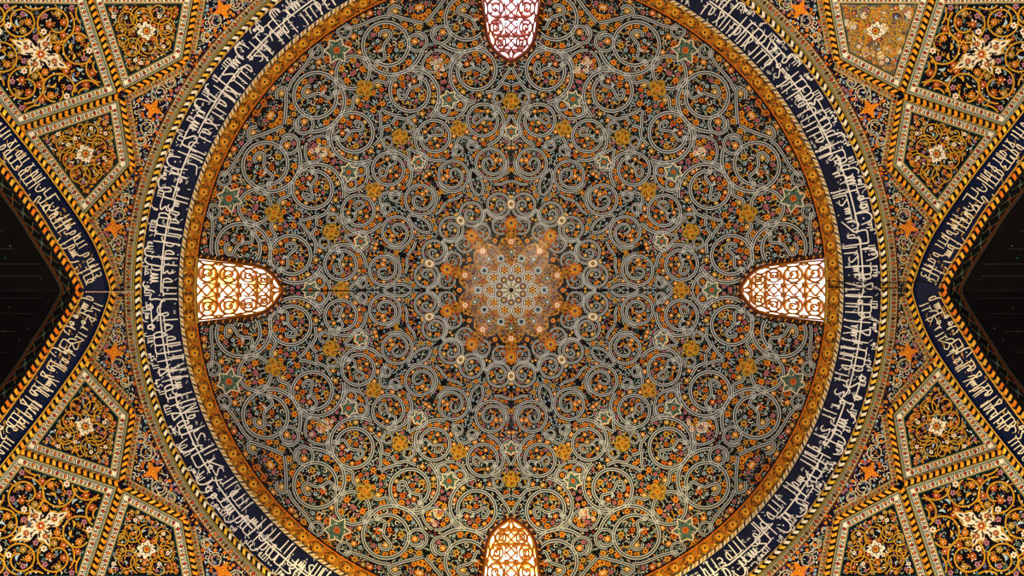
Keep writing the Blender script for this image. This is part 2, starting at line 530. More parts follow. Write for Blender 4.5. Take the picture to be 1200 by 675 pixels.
for p in pts:
    s = sz(p[None])[0]; u = r_.rand(); rot = r_.rand() * 6
    if u < .84: disc(sec_f, p, (4.4 if u < .54 else 3.6) * s, 'ink', .0145, 9)
    if u < .54: flower(sec_f, p, 3.9 * s * r_.uniform(.85, 1.2), r_.choice(['orange', 'orange', 'deep_orange', 'gold']), r_.choice(['brown', 'red', 'cream']), .016, 6, rot)
    elif u < .66: flower(sec_f, p, 3.2 * s, 'pink', 'red', .016, 5, rot)
    elif u < .73: flower(sec_f, p, 2.7 * s, 'sky_blue', 'blue', .016, 5, rot)
    elif u < .84: leaf(sec_f, p, rot, 8.5 * s, 3.0 * s, r_.choice(['orange', 'gold', 'green_grey']), .015)
    else: curl(sec_f, p, 3.2 * s, rot, r_.choice([-1, 1]), 1.3 * s, r_.choice(['cream', 'green_grey', 'sky_blue']), .014, .8)
allp = np.vstack([VS, pts])
pts2 = scatter(in_dome_field, (0, 50, 118, 370), lambda c: 2.9 * sz(c), 22000, VS, lambda p: 2.7 * sz(p[None])[0], 9)
for p in pts2:
    s = sz(p[None])[0]
    d = np.min(np.hypot(*(pts - p).T)) if len(pts) else 9
    if d < 2.9 * s: continue
    u = r_.rand(); rot = r_.rand() * 6
    if u < .44: curl(sec_f, p, 2.3 * s, rot, r_.choice([-1, 1]), 1.0 * s, r_.choice(['green_grey', 'teal', 'cream', 'sky_blue']), .012, .75)
    elif u < .72: leaf(sec_f, p, rot, 4.4 * s, 1.7 * s, r_.choice(['teal', 'green_grey', 'pink', 'cream', 'orange', 'sky_blue']), .012)
    else: disc(sec_f, p, 1.15 * s, r_.choice(['cream', 'pink', 'orange', 'sky_blue', 'red']), .012, 5)
def ten_fold(a):
    V, O = a.get(); out = Acc()
    for k in range(10):
        for mx in (1, -1):
            t = -k * PI / 5
            x = V[:, 0] * mx; y = V[:, 1]
            W = np.stack([x * math.cos(t) - y * math.sin(t), x * math.sin(t) + y * math.cos(t)], 1)
            b = out.n
            out.V.append(W); out.O.append(O); out.n += len(W)
            out.Fc += [[i + b for i in (f if mx > 0 else f[::-1])] for f in a.Fc]; out.M += a.M
    return out
build('scrollwork', ten_fold(sec_v).filtered(not_in_windows), ceiling, 'pale grey spiral vines edged in cream')
o = build('blossom_inlay', ten_fold(sec_f).filtered(not_in_windows), ceiling, 'orange, pink and blue blossoms and leaves')
o['kind'] = 'stuff'

def rotq(v, deg):
    t = -math.radians(deg); v = A2(v)
    return np.stack([v[..., 0] * math.cos(t) - v[..., 1] * math.sin(t), v[..., 0] * math.sin(t) + v[..., 1] * math.cos(t)], -1)
# cartouches along the mirror axes: every one a part
def cartouche(kind, deg, R):
    a = Acc(); c = rotq((0, R), deg)
    tr = lambda v: rotq(A2(v) + [0, R], deg)
    if kind == 'gold':
        s = 1.0 if R > 250 else .9
        for (x, y) in ((-6, 0), (6, 0), (0, 6), (0, -6), (0, 0)):
            disc(a, tr((x * s, y * s)), 5.6 * s, 'olive_gold', .03, 14)
        for (x, y) in ((-6, 0), (6, 0), (0, 6), (0, -6)):
            ring(a, tr((x * s, y * s)), 3.6 * s, 1.1, 'gold', .036, 12)
            disc(a, tr((x * s, y * s)), 1.6 * s, 'deep_orange', .036, 6)
        flower(a, tr((0, 0)), 3.2 * s, 'orange', 'brown', .04)
        for i in range(12): leaf(a, tr((math.cos(i * .52) * 6.5 * s, math.sin(i * .52) * 6.5 * s)), i * 1.7, 3.4, 1.2, ['ink', 'brown', 'yellow'][i % 3], .042)
    elif kind == 'green':
        s = 1.0 if R > 300 else (.72 if R > 220 else .55)
        out = [(0, 15), (5, 9), (12, 8), (10, 0), (14, -8), (5, -9), (0, -16), (-5, -9), (-14, -8), (-10, 0), (-12, 8), (-5, 9)]
        starfill(a, tr(A2(out) * s), 'cartouche_green', .03, tr((0, 0)), 6, 2)
        for i in range(14): leaf(a, tr((math.cos(i * .45) * 8.6 * s, math.sin(i * .45) * 8.6 * s)), i * 1.3, 4 * s, 1.5 * s, ['cream', 'green_grey', 'ink', 'teal'][i % 4], .034)
        ribbon(a, tr(smooth(np.vstack([A2(out) * s, A2(out[:1]) * s]), 4)), 1.4, 'cream', .036)
        flower(a, tr((0, 0)), 6.5 * s, 'teal', None, .036, 8)
        flower(a, tr((0, 0)), 4.6 * s, 'deep_orange', 'red', .04, 6)
    elif kind == 'cream':
        for i in range(26):
            x, y = random.gauss(0, 4.5), random.gauss(0, 8)
            if abs(x) < 10 and abs(y) < 17:
                (disc if i % 2 else flower)(a, tr((x, y)), 1.5 if i % 2 else 2.6, random.choice(['cream', 'cream', 'pink', 'gold']), *((.03,) if i % 2 else ('red', .032)))
        ring(a, tr((0, 0)), 5, 1.2, 'cream', .03)
    elif kind == 'white':
        starfill(a, tr(A2([(0, 6), (3.4, 3.6), (4.4, 0), (3.4, -3.6), (0, -6), (-3.4, -3.6), (-4.4, 0), (-3.4, 3.6)])), 'cream', .03, tr((0, 0)), 6, 1)
        disc(a, tr((0, 0)), 2.2, 'ink', .036, 8); disc(a, tr((0, 0)), 1.2, 'gold', .04, 6)
    if len(not_in_windows(c[None])) and not not_in_windows(c[None])[0]: return
    a = a.filtered(not_in_windows)
    if a.Fc: build({'gold': 'gold_cartouche', 'green': 'green_cartouche', 'cream': 'cream_spray', 'white': 'white_cartouche'}[kind], a, ceiling,
          {'gold': 'olive gold four-lobed cartouche', 'green': 'grey green star cartouche', 'cream': 'spray of cream buds', 'white': 'small white oval cartouche'}[kind])
for k in range(10):
    A, B = 36 * k, 36 * k + 18
    cartouche('green', A, 349); cartouche('gold', A, 293); cartouche('gold', A, 222); cartouche('green', A, 186); cartouche('white', A, 101)
    cartouche('cream', B, 276); cartouche('green', B, 236); cartouche('gold', B, 200)

# sunburst at the crown
sb = Acc()
t = np.arange(0, 360, 1.5)
starfill(sb, polar(np.radians(t), star_R(t))[::-1], 'gold_ground', .03, (0, 0), 30, 10)
for k in range(10):
    A, B = 36.0 * k, 36.0 * k + 18
    flower(sb, P(A, 79), 8.2, 'deep_orange', None, .04, 8); flower(sb, P(A, 79), 5.6, 'gold', 'plum', .046, 6)
    flower(sb, P(A, 57), 5.2, 'deep_orange', None, .04, 8, 0.2); flower(sb, P(A, 57), 3.5, 'cream', 'orange', .046, 6)
    flower(sb, P(B, 39), 5.2, 'sky_blue', None, .04, 8); disc(sb, P(B, 39), 2.4, 'ink', .048, 8)
    disc(sb, P(A, 45), 3.2, 'teal', .04, 8); disc(sb, P(A, 45), 1.4, 'cream', .046, 6)
    starfill(sb, A2([P(B - 5, 60), P(B, 53), P(B + 5, 60), P(B, 72)]), 'dome_navy', .04, P(B, 61), 5, 2)
    flower(sb, P(B, 61), 3.2, 'orange', 'red', .046, 6)
    for s_ in (-1, 1):
        disc(sb, P(A + s_ * 8, 49), 2.4, 'ink', .04, 7); disc(sb, P(A + s_ * 8, 49), 1.3, 'pink', .046, 6)
        disc(sb, P(A + s_ * 7, 64), 2.0, 'ink', .04, 7); disc(sb, P(A + s_ * 5, 70), 1.5, 'red', .04, 6)
        disc(sb, P(A + s_ * 11, 44.5), 1.5, 'teal', .04, 6)
        curl(sb, P(A + s_ * 9, 55), 3.2, 1.0 + k, s_, 1.1, 'brown', .04)
        disc(sb, P(A + s_ * 5, 39), 1.6, 'brown', .04, 6)
    flower(sb, P(A, 36), 2.2, 'red', 'brown', .04, 5)
r_ = np.random.RandomState(14)
def in_sb(c):
    R = np.hypot(c[:, 0], c[:, 1]); a = np.degrees(np.arctan2(c[:, 0], c[:, 1]))
    return (a > 1) & (a < 17) & (R > 34) & (R < star_R(a) - 1.5)
half = Acc()
for p in scatter(in_sb, (0, 20, 40, 90), 3.1, 3000, None, 0, 4):
    u = r_.rand(); rot = r_.rand() * 6
    if u < .35: leaf(half, p, rot, 4.2, 1.5, ['ink', 'brown', 'dome_navy'][int(u * 99) % 3], .036)
    elif u < .6: curl(half, p, 2.0, rot, 1, 1.0, ['ink', 'brown', 'teal'][int(u * 99) % 3], .036)
    elif u < .85: disc(half, p, 1.2, ['ink', 'plum', 'blue'][int(u * 99) % 3], .036, 6)
    else: disc(half, p, 1.0, 'yellow', .036, 5)
sb.merge(ten_fold(half))
sun = build('sunburst', sb, ceiling, 'ten-pointed gold sunburst around the crown rosette')
ro = Acc()
t = np.arange(0, 2 * PI, PI / 30)
starfill(ro, 25.5 * np.stack([np.cos(t), np.sin(t)], 1), 'vine_grey', .045, (0, 0), 30, 6)
for k in range(10):
    A, B = 36.0 * k, 36.0 * k + 18
    disc(ro, P(B, 25.2), 8.0, 'vine_edge', .056, 20); disc(ro, P(B, 25.2), 6.6, 'brown', .062, 18)
    ring(ro, P(B, 25.2), 5.2, 1.0, 'cream', .068, 14); flower(ro, P(B, 25.2), 3.8, 'gold', 'red', .068, 6)
    for j in range(6): disc(ro, P(B, 25.2) + 4.2 * np.array([math.cos(j * 1.05), math.sin(j * 1.05)]), .7, 'cream', .072, 5)
for k in range(10):
    A = 36.0 * k
    disc(ro, P(A, 14.6), 5.4, 'vine_edge', .074, 16); disc(ro, P(A, 14.6), 4.2, 'plum', .08, 14)
    flower(ro, P(A, 14.6), 3.1, 'olive_gold', 'cream', .086, 6)
    leaf(ro, P(A + 18, 8), math.radians(90 - A - 18), 8, 2.6, 'cream', .09, 0)
    leaf(ro, P(A, 7), math.radians(90 - A), 7, 1.6, 'green_grey', .092, 0)
disc(ro, (0, 0), 3.0, 'ink', .1, 12); flower(ro, (0, 0), 4.6, 'cream', None, .096, 10)
build('rosette', ro, sun, 'pale ten-petalled rosette with a dark centre')

# ------------------------------------------------------------------ lattice windows
WN = ['north', 'east', 'south', 'west']
WL = ['pointed lattice window at the top edge of the dome photo, backlit pinkish white',
      'pointed lattice window on the right side of the dome, backlit white and violet',
      'pointed lattice window at the bottom edge of the dome photo, backlit warm gold',
      'pointed lattice window on the left side of the dome, backlit bright yellow white']
def win_map(k):
    def f(uv):
        uv = A2(uv); a = uv[..., 0] / 39.0 * HALF; R = 370.5 - uv[..., 1]
        return rotq(polar(a, R), 90 * k)
    return f
for k in range(4):
    f = win_map(k)
    root = empty('window_%d' % (k + 1), f(A2([(0, 0)]))[0])
    tag(root, WL[k], 'window', kind='structure')
    out = A2([(a * 39.0, 370.5 - r) for a, r in win_local(9)])      # foot right -> head -> foot left
    op = smooth(out, 5)
    fr = Acc()
    pth = f(op)
    # frame: reveal plus a corded edge
    profile(fr, pth, [(-2.4, .012), (-2.0, .05), (-.5, .05), (0, .03), (0, -.16)], 'strip_orange')
    pp = Path(f(smooth(out * [1.03, 1.0] + [0, .8], 5)))
    n = int(pp.len / 4.2)
    for i in range(n):
        s = i * pp.len / n
        fr.poly(pp.at([(s, -1.5), (s + 1.9, -1.5), (s + 3.4, 1.5), (s + 1.5, 1.5)]), 'brown' if i % 2 else 'orange', .06)
    profile(fr, f(np.stack([np.linspace(-39, 39, 24), np.full(24, -.5)], 1)), [(-1.6, .03), (-1, .05), (1, .05), (1.4, -.16)], 'olive_gold')
    build('frame', fr, root)
    pa = Acc()
    nx, ny = 14, 28
    g = []
    V = [];
    vv = np.linspace(0, 104, ny)
    sidev = out[:9]
    hw = np.interp(vv, sidev[:, 1], sidev[:, 0])
    for v, h in zip(vv, hw):
        for u in np.linspace(-h, h, nx): V.append((u, v))
    fs = [[j * nx + i, j * nx + i + 1, (j + 1) * nx + i + 1, (j + 1) * nx + i] for j in range(ny - 1) for i in range(nx - 1)]
    pa.add(f(V), -.14, fs, 'pane_' + WN[k])
    build('pane', pa, root)
    la = Acc(); W = 'lattice_mauve' if k == 0 else 'lattice_wood'
    def bar(pts, w=2.3, closed=False, n=5):
        ribbon(la, f(A2(pts) if n == 0 else smooth(pts, n)), w, W, .0, closed, 0, .07)
    def circ(u, v, r, w=2.0, e=1.0):
        t = np.arange(20) * 2 * PI / 20
        ribbon(la, f(np.stack([u + r * np.cos(t), v + r * e * np.sin(t)], 1)), w, W, .0, True, 0, .07)
    ins = out * [.90, .965] + [0, 1.5]
    bar(ins, 2.2); bar(np.stack([np.linspace(-38, 38, 14), np.full(14, 1.0)], 1), 2.4, n=0)
    for v, sc in ((15, 1.0), (40, 1.0), (63, .86), (81, .72)):
        for s in (-1, 1):
            u = s * (20.5 if v < 70 else 15.5); r = 10.5 * sc
            circ(u, v, r, 1.9)
            bar(spiral_pts((u, v), r * .62, r * .26, 1.2 * s + v, 1.15, s, 22), 1.9, n=0)
            for q in range(4): bar([(u + r * .55 * math.cos(q * 1.57 + .8), v + r * .55 * math.sin(q * 1.57 + .8)), (u + r * math.cos(q * 1.57 + .8), v + r * math.sin(q * 1.57 + .8))], 1.4, n=4)
            disc(la, f(A2([(u, v)]))[0], 1.5, W, 0.0, 8)
            bar([(s * 7.4, v - 7 * sc), (s * 8.8, v), (s * 7.4, v + 7 * sc)], 1.7)
            if v < 70:
                bar([(s * 35, v - 13), (s * 31.5, v - 6), (s * 31, v), (s * 31.5, v + 6), (s * 35, v + 12)], 2.0)
                circ(s * 33.0, v + 12.5, 2.2, 1.2)
        for q in (1,): bar([(-20 * sc, v + q * 12.4 * sc), (-9, v + q * 11 * sc), (0, v + q * 12.4 * sc), (9, v + q * 11 * sc), (20 * sc, v + q * 12.4 * sc)], 1.5)
    for v in (8.5, 21, 33.5, 46, 58, 69, 79, 88):
        bar([(-7, v - 6), (0, v), (7, v - 6)], 1.5, n=0); bar([(-7, v + 6), (0, v), (7, v + 6)], 1.5, n=0)
    for s in (-1, 1):
        bar([(s * 2, 97), (s * 8, 92), (s * 16, 91), (s * 22, 93)], 1.8)
        bar([(s * 0, 101), (s * 3.5, 96), (s * 1, 90)], 1.8)
        bar([(s * 28, 70), (s * 24, 76), (s * 25.5, 84)], 1.8)
        circ(s * 6.5, 72, 2.6, 1.2); circ(s * 7, 52, 2.8, 1.2); circ(s * 7.2, 27, 2.8, 1.2)
    build('lattice', la, root, 'carved wooden scroll lattice')

# ------------------------------------------------------------------ lettering (pen strokes of a thuluth hand); x runs leftwards
def G(T):
    t = T
    return {
     'A': (.75, [[(.3, -.05), (.3, t * .5), (.24, t), (.1, t * .93)]], []),
     'a': (.85, [[(0, 0), (.3, .02), (.42, .3), (.44, t)]], []),
     'l': (.85, [[(.3, t), (.32, .4), (.42, .05), (.85, 0)], [(0, 0), (.35, .03)]], []),
     'L': (1.5, [[(.3, t), (.3, -.2), (.55, -.75), (1.05, -.7), (1.35, -.05)], [(0, 0), (.3, .03)]], []),
     'b': (.7, [[(0, 0), (.22, .06), (.34, .6), (.42, .06), (.7, 0)]], [(.35, -.42)]),
     'n': (.7, [[(0, 0), (.22, .06), (.34, .6), (.42, .06), (.7, 0)]], [(.35, 1.0)]),
     't': (.7, [[(0, 0), (.22, .06), (.34, .6), (.42, .06), (.7, 0)]], [(.2, 1.0), (.52, 1.0)]),
     'y': (.7, [[(0, 0), (.22, .06), (.34, .6), (.42, .06), (.7, 0)]], [(.2, -.45), (.52, -.45)]),
     's': (1.35, [[(0, 0), (.18, .06), (.26, .5), (.36, .04), (.52, .06), (.6, .5), (.7, .04), (.86, .06), (.94, .5), (1.05, .04), (1.35, 0)]], []),
     'h': (1.05, [[(0, 0), (.3, .1), (.6, .6), (.3, .85), (.12, .42), (.5, -.32), (.8, -.05), (1.05, 0)]], []),
     'H': (.95, [[(0, 0), (.28, .12), (.4, .85), (.8, .5), (.66, .06), (.28, .1)]], []),
     'm': (.85, [[(0, 0), (.2, .0), (.28, -.42), (.58, -.36), (.58, .06), (.3, .12), (.4, 0), (.85, 0)]], []),
     'M': (.8, [[(0, 0), (.2, .0), (.28, -.36), (.56, -.3), (.56, .08), (.28, .1), (.5, -.2), (.62, -1.0)]], []),
     'r': (.9, [[(0, .3), (.2, .1), (.34, -.35), (.75, -.75), (1.15, -.62)]], []),
     'd': (.95, [[(.1, 1.0), (.36, .4), (.3, .02), (.62, -.02), (.92, .08)]], []),
     'w': (1.1, [[(.42, .04), (.12, .1), (.08, .55), (.4, .68), (.52, .2), (.62, -.35), (1.0, -.7), (1.3, -.55)]], []),
     'q': (1.0, [[(0, 0), (.34, .02), (.2, .5), (.5, .75), (.66, .3), (.4, .02), (1.0, 0)]], [(.3, 1.1), (.62, 1.1)]),
     'e': (1.05, [[(.75, .85), (.3, .85), (.14, .5), (.5, .36), (.1, .12), (.4, 0), (1.05, 0)]], []),
     'E': (.85, [[(0, 0), (.3, .05), (.14, .5), (.6, .5), (.4, .02), (.85, 0)]], []),
     'x': (1.15, [[(0, .75), (.45, .85), (.8, .6), (.3, .2), (.1, .02), (.5, 0), (1.15, 0)]], []),
     'S': (1.5, [[(0, 0), (.25, .05), (.6, .62), (1.0, .55), (1.0, .08), (.35, .02), (1.1, .02), (1.2, .4), (1.28, .03), (1.5, 0)]], []),
     'k': (1.3, [[(-.9, t * .86), (.1, 1.1), (.42, .8), (.4, .06), (1.3, 0)]], []),
     'N': (1.5, [[(0, 0), (.14, .5), (.2, -.25), (.55, -.72), (1.05, -.62), (1.35, .3)]], [(.75, .1)]),
     'Y': (1.7, [[(0, 0), (.2, .42), (.52, .3), (.36, -.2), (.3, -.62), (.9, -.86), (1.5, -.62), (1.6, -.25)]], []),
     'Z': (1.25, [[(.95, t), (.62, .9), (.3, .15), (.2, -.05), (.75, -.05), (.8, .2), (.5, .8), (.15, t)]], []),
    }
WORDS = {'allah': 'AllH', 'muhammad': 'mxmd', 'rasul': 'rswL', 'qal': 'qaL', 'ali': 'elY', 'salla': 'SlY', 'wa': 'w', 'alayhi': 'elyH',
         'alih': 'AlH', 'bism': 'bsM', 'rahman': 'Alrxmn', 'rahim': 'AlrxyM', 'la': 'Z', 'ilaha': 'AlH', 'illa': 'AZ', 'husayn': 'AlxsyN',
         'hasan': 'AlxsN', 'man': 'mN', 'kana': 'kaN', 'lahu': 'lH', 'ibn': 'bN', 'sultan': 'AlslTaN', 'mulk': 'AlmlL', 'sallam': 'wslM'}
TEXT = ['bism', 'allah', 'rahman', 'rahim', 'qal', 'rasul', 'allah', 'salla', 'allah', 'alayhi', 'wa', 'alih', 'sallam', 'man', 'kana', 'lahu',
        'la', 'ilaha', 'illa', 'allah', 'muhammad', 'rasul', 'allah', 'ali', 'ibn', 'husayn', 'wa', 'hasan', 'mulk']
def write(acc, path, base, unit, T, w, off, start, words, mname, tmax=None, gap=.35, dotw=1.0, xs=.84):
    """set a run of words on a path (x leftwards = along the path, y = lateral)"""
    g = G(T); s = start; i = 0; end = path.len - 2 if tmax is None else tmax
    while True:
        wd = WORDS[words[i % len(words)]]; i += 1
        wl = sum(g[c][0] for c in wd if c in g) * unit * xs
        if s + wl > end: break
        for c in wd:
            if c not in g: continue
            adv, st, dots = g[c]
            for k in st:
                p = smooth(k, 5); y = p[:, 1]
                p[:, 1] = np.where(y < 0, y * .95, np.where(y < 1, y * 1.45, 1.45 + (y - 1) * (T - 1.45) / (T - 1))); p = p * unit
                p = np.stack([s + p[:, 0] * xs, base + p[:, 1]], 1)
                n = len(p); ww = w * (1.0 - .35 * np.abs(np.linspace(-1, 1, n)) ** 3)
                q = path.at(p)
                ribbon(acc, q, ww, mname, off)
            for (dx, dy) in dots:
                x, y = s + dx * unit * xs, base + dy * unit; h = w * .75 * dotw
                acc.poly(path.at([(x - h, y), (x, y - h), (x + h, y), (x, y + h)]), mname, off)
            s += adv * unit * xs
        s += gap * unit
def marks(acc, path, lo, hi, n, w, off, mname, seed):
    r = np.random.RandomState(seed)
    for i in range(n):
        s = r.uniform(4, path.len - 6); y = r.uniform(lo, hi); u = r.rand()
        if u < .35: acc.poly(path.at([(s - w, y), (s, y - w), (s + w, y), (s, y + w)]), mname, off)
        elif u < .7: ribbon(acc, path.at([(s, y), (s + 1.6, y + 1.6), (s + 3.2, y + 3.2)]), w * .8, mname, off)
        else: ribbon(acc, path.at(smooth([(s, y), (s + 1.2, y + 2.2), (s + 2.4, y + .3), (s + 3.6, y + 2.4), (s + 4.6, y)], 4)), w * .7, mname, off)

def circle(r, step=3.0):
    n = int(2 * PI * r / step); t = np.arange(n) * 2 * PI / n
    return np.stack([r * np.sin(t), r * np.cos(t)], 1)          # clockwise from the top
# ---- rings round the foot of the dome
def ring_band(acc, ra, rb, m, off=0.0, n=320, k=3):
    rs = np.linspace(ra, rb, k); t = np.arange(n) * 2 * PI / n
    V = np.vstack([polar(t, np.full(n, r)) for r in rs])
    acc.add(V, off, [[j * n + i, j * n + (i + 1) % n, (j + 1) * n + (i + 1) % n, (j + 1) * n + i] for j in range(k - 1) for i in range(n)], m)
def cpath(r): return Path(circle(r), True)
# gold frieze
a = Acc(); ring_band(a, 370.6, 387, 'gold_ground', .01)
root = build('floral_frieze', a)
tag(root, 'narrow gold ring of small flowers edging the foot of the dome inside the lettered band', 'frieze')
b = Acc(); cp = cpath(379)
n = 112
for i in range(n):
    s = (i + .5) * cp.len / n; per = cp.len / n
    c = cp.at([(s, 0)])[0]
    flower(b, c, 5.0, 'orange', None, .02, 8, i); flower(b, c, 3.2, 'yellow', None, .025, 6, i); disc(b, c, 1.5, 'ink', .03, 6)
    for sg in (-1, 1):
        ribbon(b, cp.at(smooth([(s + per * .5, sg * .5), (s + per * .25, sg * 5.5), (s, sg * 6.3), (s - per * .22, sg * 4)], 4)), 1.2, 'brown', .02)
        leaf(b, cp.at([(s + per * .5, sg * 4.2)])[0], i + sg, 5, 2.2, 'yellow' if sg > 0 else 'deep_orange', .022)
        leaf(b, cp.at([(s + per * .3, sg * 1.8)])[0], i * 2 + sg, 4, 1.5, 'brown', .024)
    flower(b, cp.at([(s + per * .5, 0)])[0], 2.3, 'deep_orange', 'brown', .02, 5)
    for q in range(7): leaf(b, cp.at([(s + per * random.random(), random.choice([-1, 1]) * random.uniform(5, 7.5))])[0], random.random() * 6, 3.4, 1.2, random.choice(['brown', 'ink', 'yellow', 'teal', 'brown']), .026)
build('flower_inlay', b, root)
b = Acc(); cp = cpath(388.6); ring_band(b, 386.6, 390.6, 'cream', .03)
n = 420
for i in range(n):
    s = i * cp.len / n; d = cp.len / n
    b.poly(cp.at([(s, -1.9), (s + d * .5, -1.9), (s + d * 1.1, 1.9), (s + d * .6, 1.9)]), 'brown' if i % 2 else 'gold', .036)
build('cord_edge', b, root, 'thin cream and brown twisted cord')
b = Acc()
ribbon(b, circle(371.6), 1.6, 'deep_orange', .03, True); ribbon(b, circle(369.6), 1.6, 'ink', .03, True)
build('inner_line', b, root)
# lettered band
a = Acc(); ring_band(a, 390.5, 435, 'band_navy', .008, 360, 6)
root = build('inscription_band', a)
tag(root, 'wide navy ring covered with white Arabic calligraphy around the foot of the dome', 'inscription')
cp = cpath(434)               # s clockwise; lateral: +n is to the left of travel = outward?
sgn = 1.0
test = cp.at([(10.0, 5.0)])[0]
if np.hypot(*test) > 434: sgn = -1.0
class Flip:
    def __init__(s, p, k): s.q = p; s.k = k; s.len = p.len
    def at(s, st): st = A2(st); return s.q.at(np.stack([st[:, 0], st[:, 1] * s.k], 1))
fp = Flip(cp, sgn)
b = Acc()
write(b, fp, 10.5, 12.0, 2.55, 1.7, .02, 4, TEXT, 'white_letter', gap=.05, xs=1.0)
write(b, fp, 25.0, 8.8, 1.85, 1.5, .022, 9, TEXT[7:] + TEXT[:7], 'white_letter', gap=.45, xs=1.0)
write(b, fp, 3.6, 4.6, 1.6, 1.1, .021, 12, TEXT[13:] + TEXT[:13], 'white_letter', gap=2.6)
s = 10.0; r_ = np.random.RandomState(11)
while s < cp.len - 20:
    L = min(r_.uniform(50, 130), cp.len - 6 - s)
    y = 21.5 + r_.uniform(-1.5, 1.5)
    p = np.stack([np.linspace(s, s + L, int(L / 4)), np.full(int(L / 4), y)], 1)
    p[-2:, 1] += [1.0, 3.0]
    ribbon(b, fp.at(p), 1.7, 'white_letter', .024)
    s += L + r_.uniform(4, 12)
build('lettering', b, root, 'white Arabic calligraphy in two tiers')
b = Acc(); marks(b, fp, 3, 41, 900, 1.15, .018, 'vine_edge', 4)
build('vowel_marks', b, root, 'tiny pale vowel signs and dots')['kind'] = 'stuff'
# corded moulding and chequered border outside it
a = Acc()
p = circle(439.2)
rope(a, Path(p, True), 8.2, .012, 'ink', ['cream', 'gold', 'cream', 'yellow'], 8.0, .05)
ribbon(a, circle(435.2), 1.4, 'gold', .03, True); ribbon(a, circle(443.8), 1.8, 'olive_gold', .03, True)
root = build('cord_moulding', a)
tag(root, 'raised black and cream twisted cord ring just outside the lettered ring', 'moulding')
a = Acc()
ring_band(a, 444.6, 454.5, 'border_tan', .005, 360)
motif_band(a, cpath(449.4), 8.2, .012, None, 4.6, ('red', 'deep_orange', 'brown'), 'ink')
ribbon(a, circle(445.4), 1.0, 'green_grey', .016, True); ribbon(a, circle(454.3), 1.8, 'brown', .016, True)
for i in range(230):
    c = cpath_pt = polar(np.array(i * 2 * PI / 230), np.array(452.4)); disc(a, c, 1.0, 'deep_orange', .018, 5)
root = build('border_ring', a)
tag(root, 'thin cream border ring with red squares and black zigzags beyond the cord moulding', 'border')

# ------------------------------------------------------------------ squinch zone, drawn for the photo's top-left quarter and mirrored
def T(*pts): return A2([(x - CX, CY - y) for x, y in pts])
AX = (T((142, 108))[0]) / np.linalg.norm(T((142, 108))[0])
def refl(p):
    p = A2(p); v = T((142, 108))[0] - 0; ax = A2([-.8945, .4470]); d = (p @ ax)
    return 2 * d[..., None] * ax - p
N1 = T((142, 108))[0]; N2 = T((19, 152))[0]; K1 = T((154, 195))[0]; K2 = T((97, 257))[0]
AXIS = A2([-.8945, .4470])
N1 = AXIS * (N1 @ AXIS)
N3 = refl(N2); J1 = refl(K1); J2 = refl(K2)
FAR = AXIS * 790.0
ARCH_OUT = T((132, 340.0), (128.6, 326), (116, 291), (97, 257), (60, 204.5), (19, 152), (-30, 91), (-80, 30))     # apex downwards
ARCH_IN = T((90.5, 340.0), (85, 328), (75.6, 311), (57, 281), (38, 250), (0, 198), (-45, 138), (-95, 74))
ao = smooth(ARCH_OUT, 10); ai = smooth(ARCH_IN, 10)
def arch_between(pa, pb):
    i = np.argmin(np.hypot(*(ao - pa).T)); j = np.argmin(np.hypot(*(ao - pb).T))
    return ao[i:j + 1] if i <= j else ao[j:i + 1][::-1]
CNR = [('top left', 1, 1), ('top right', -1, 1), ('bottom left', 1, -1), ('bottom right', -1, -1)]
def ccw(p): return p if area(p) > 0 else A2(p)[::-1]

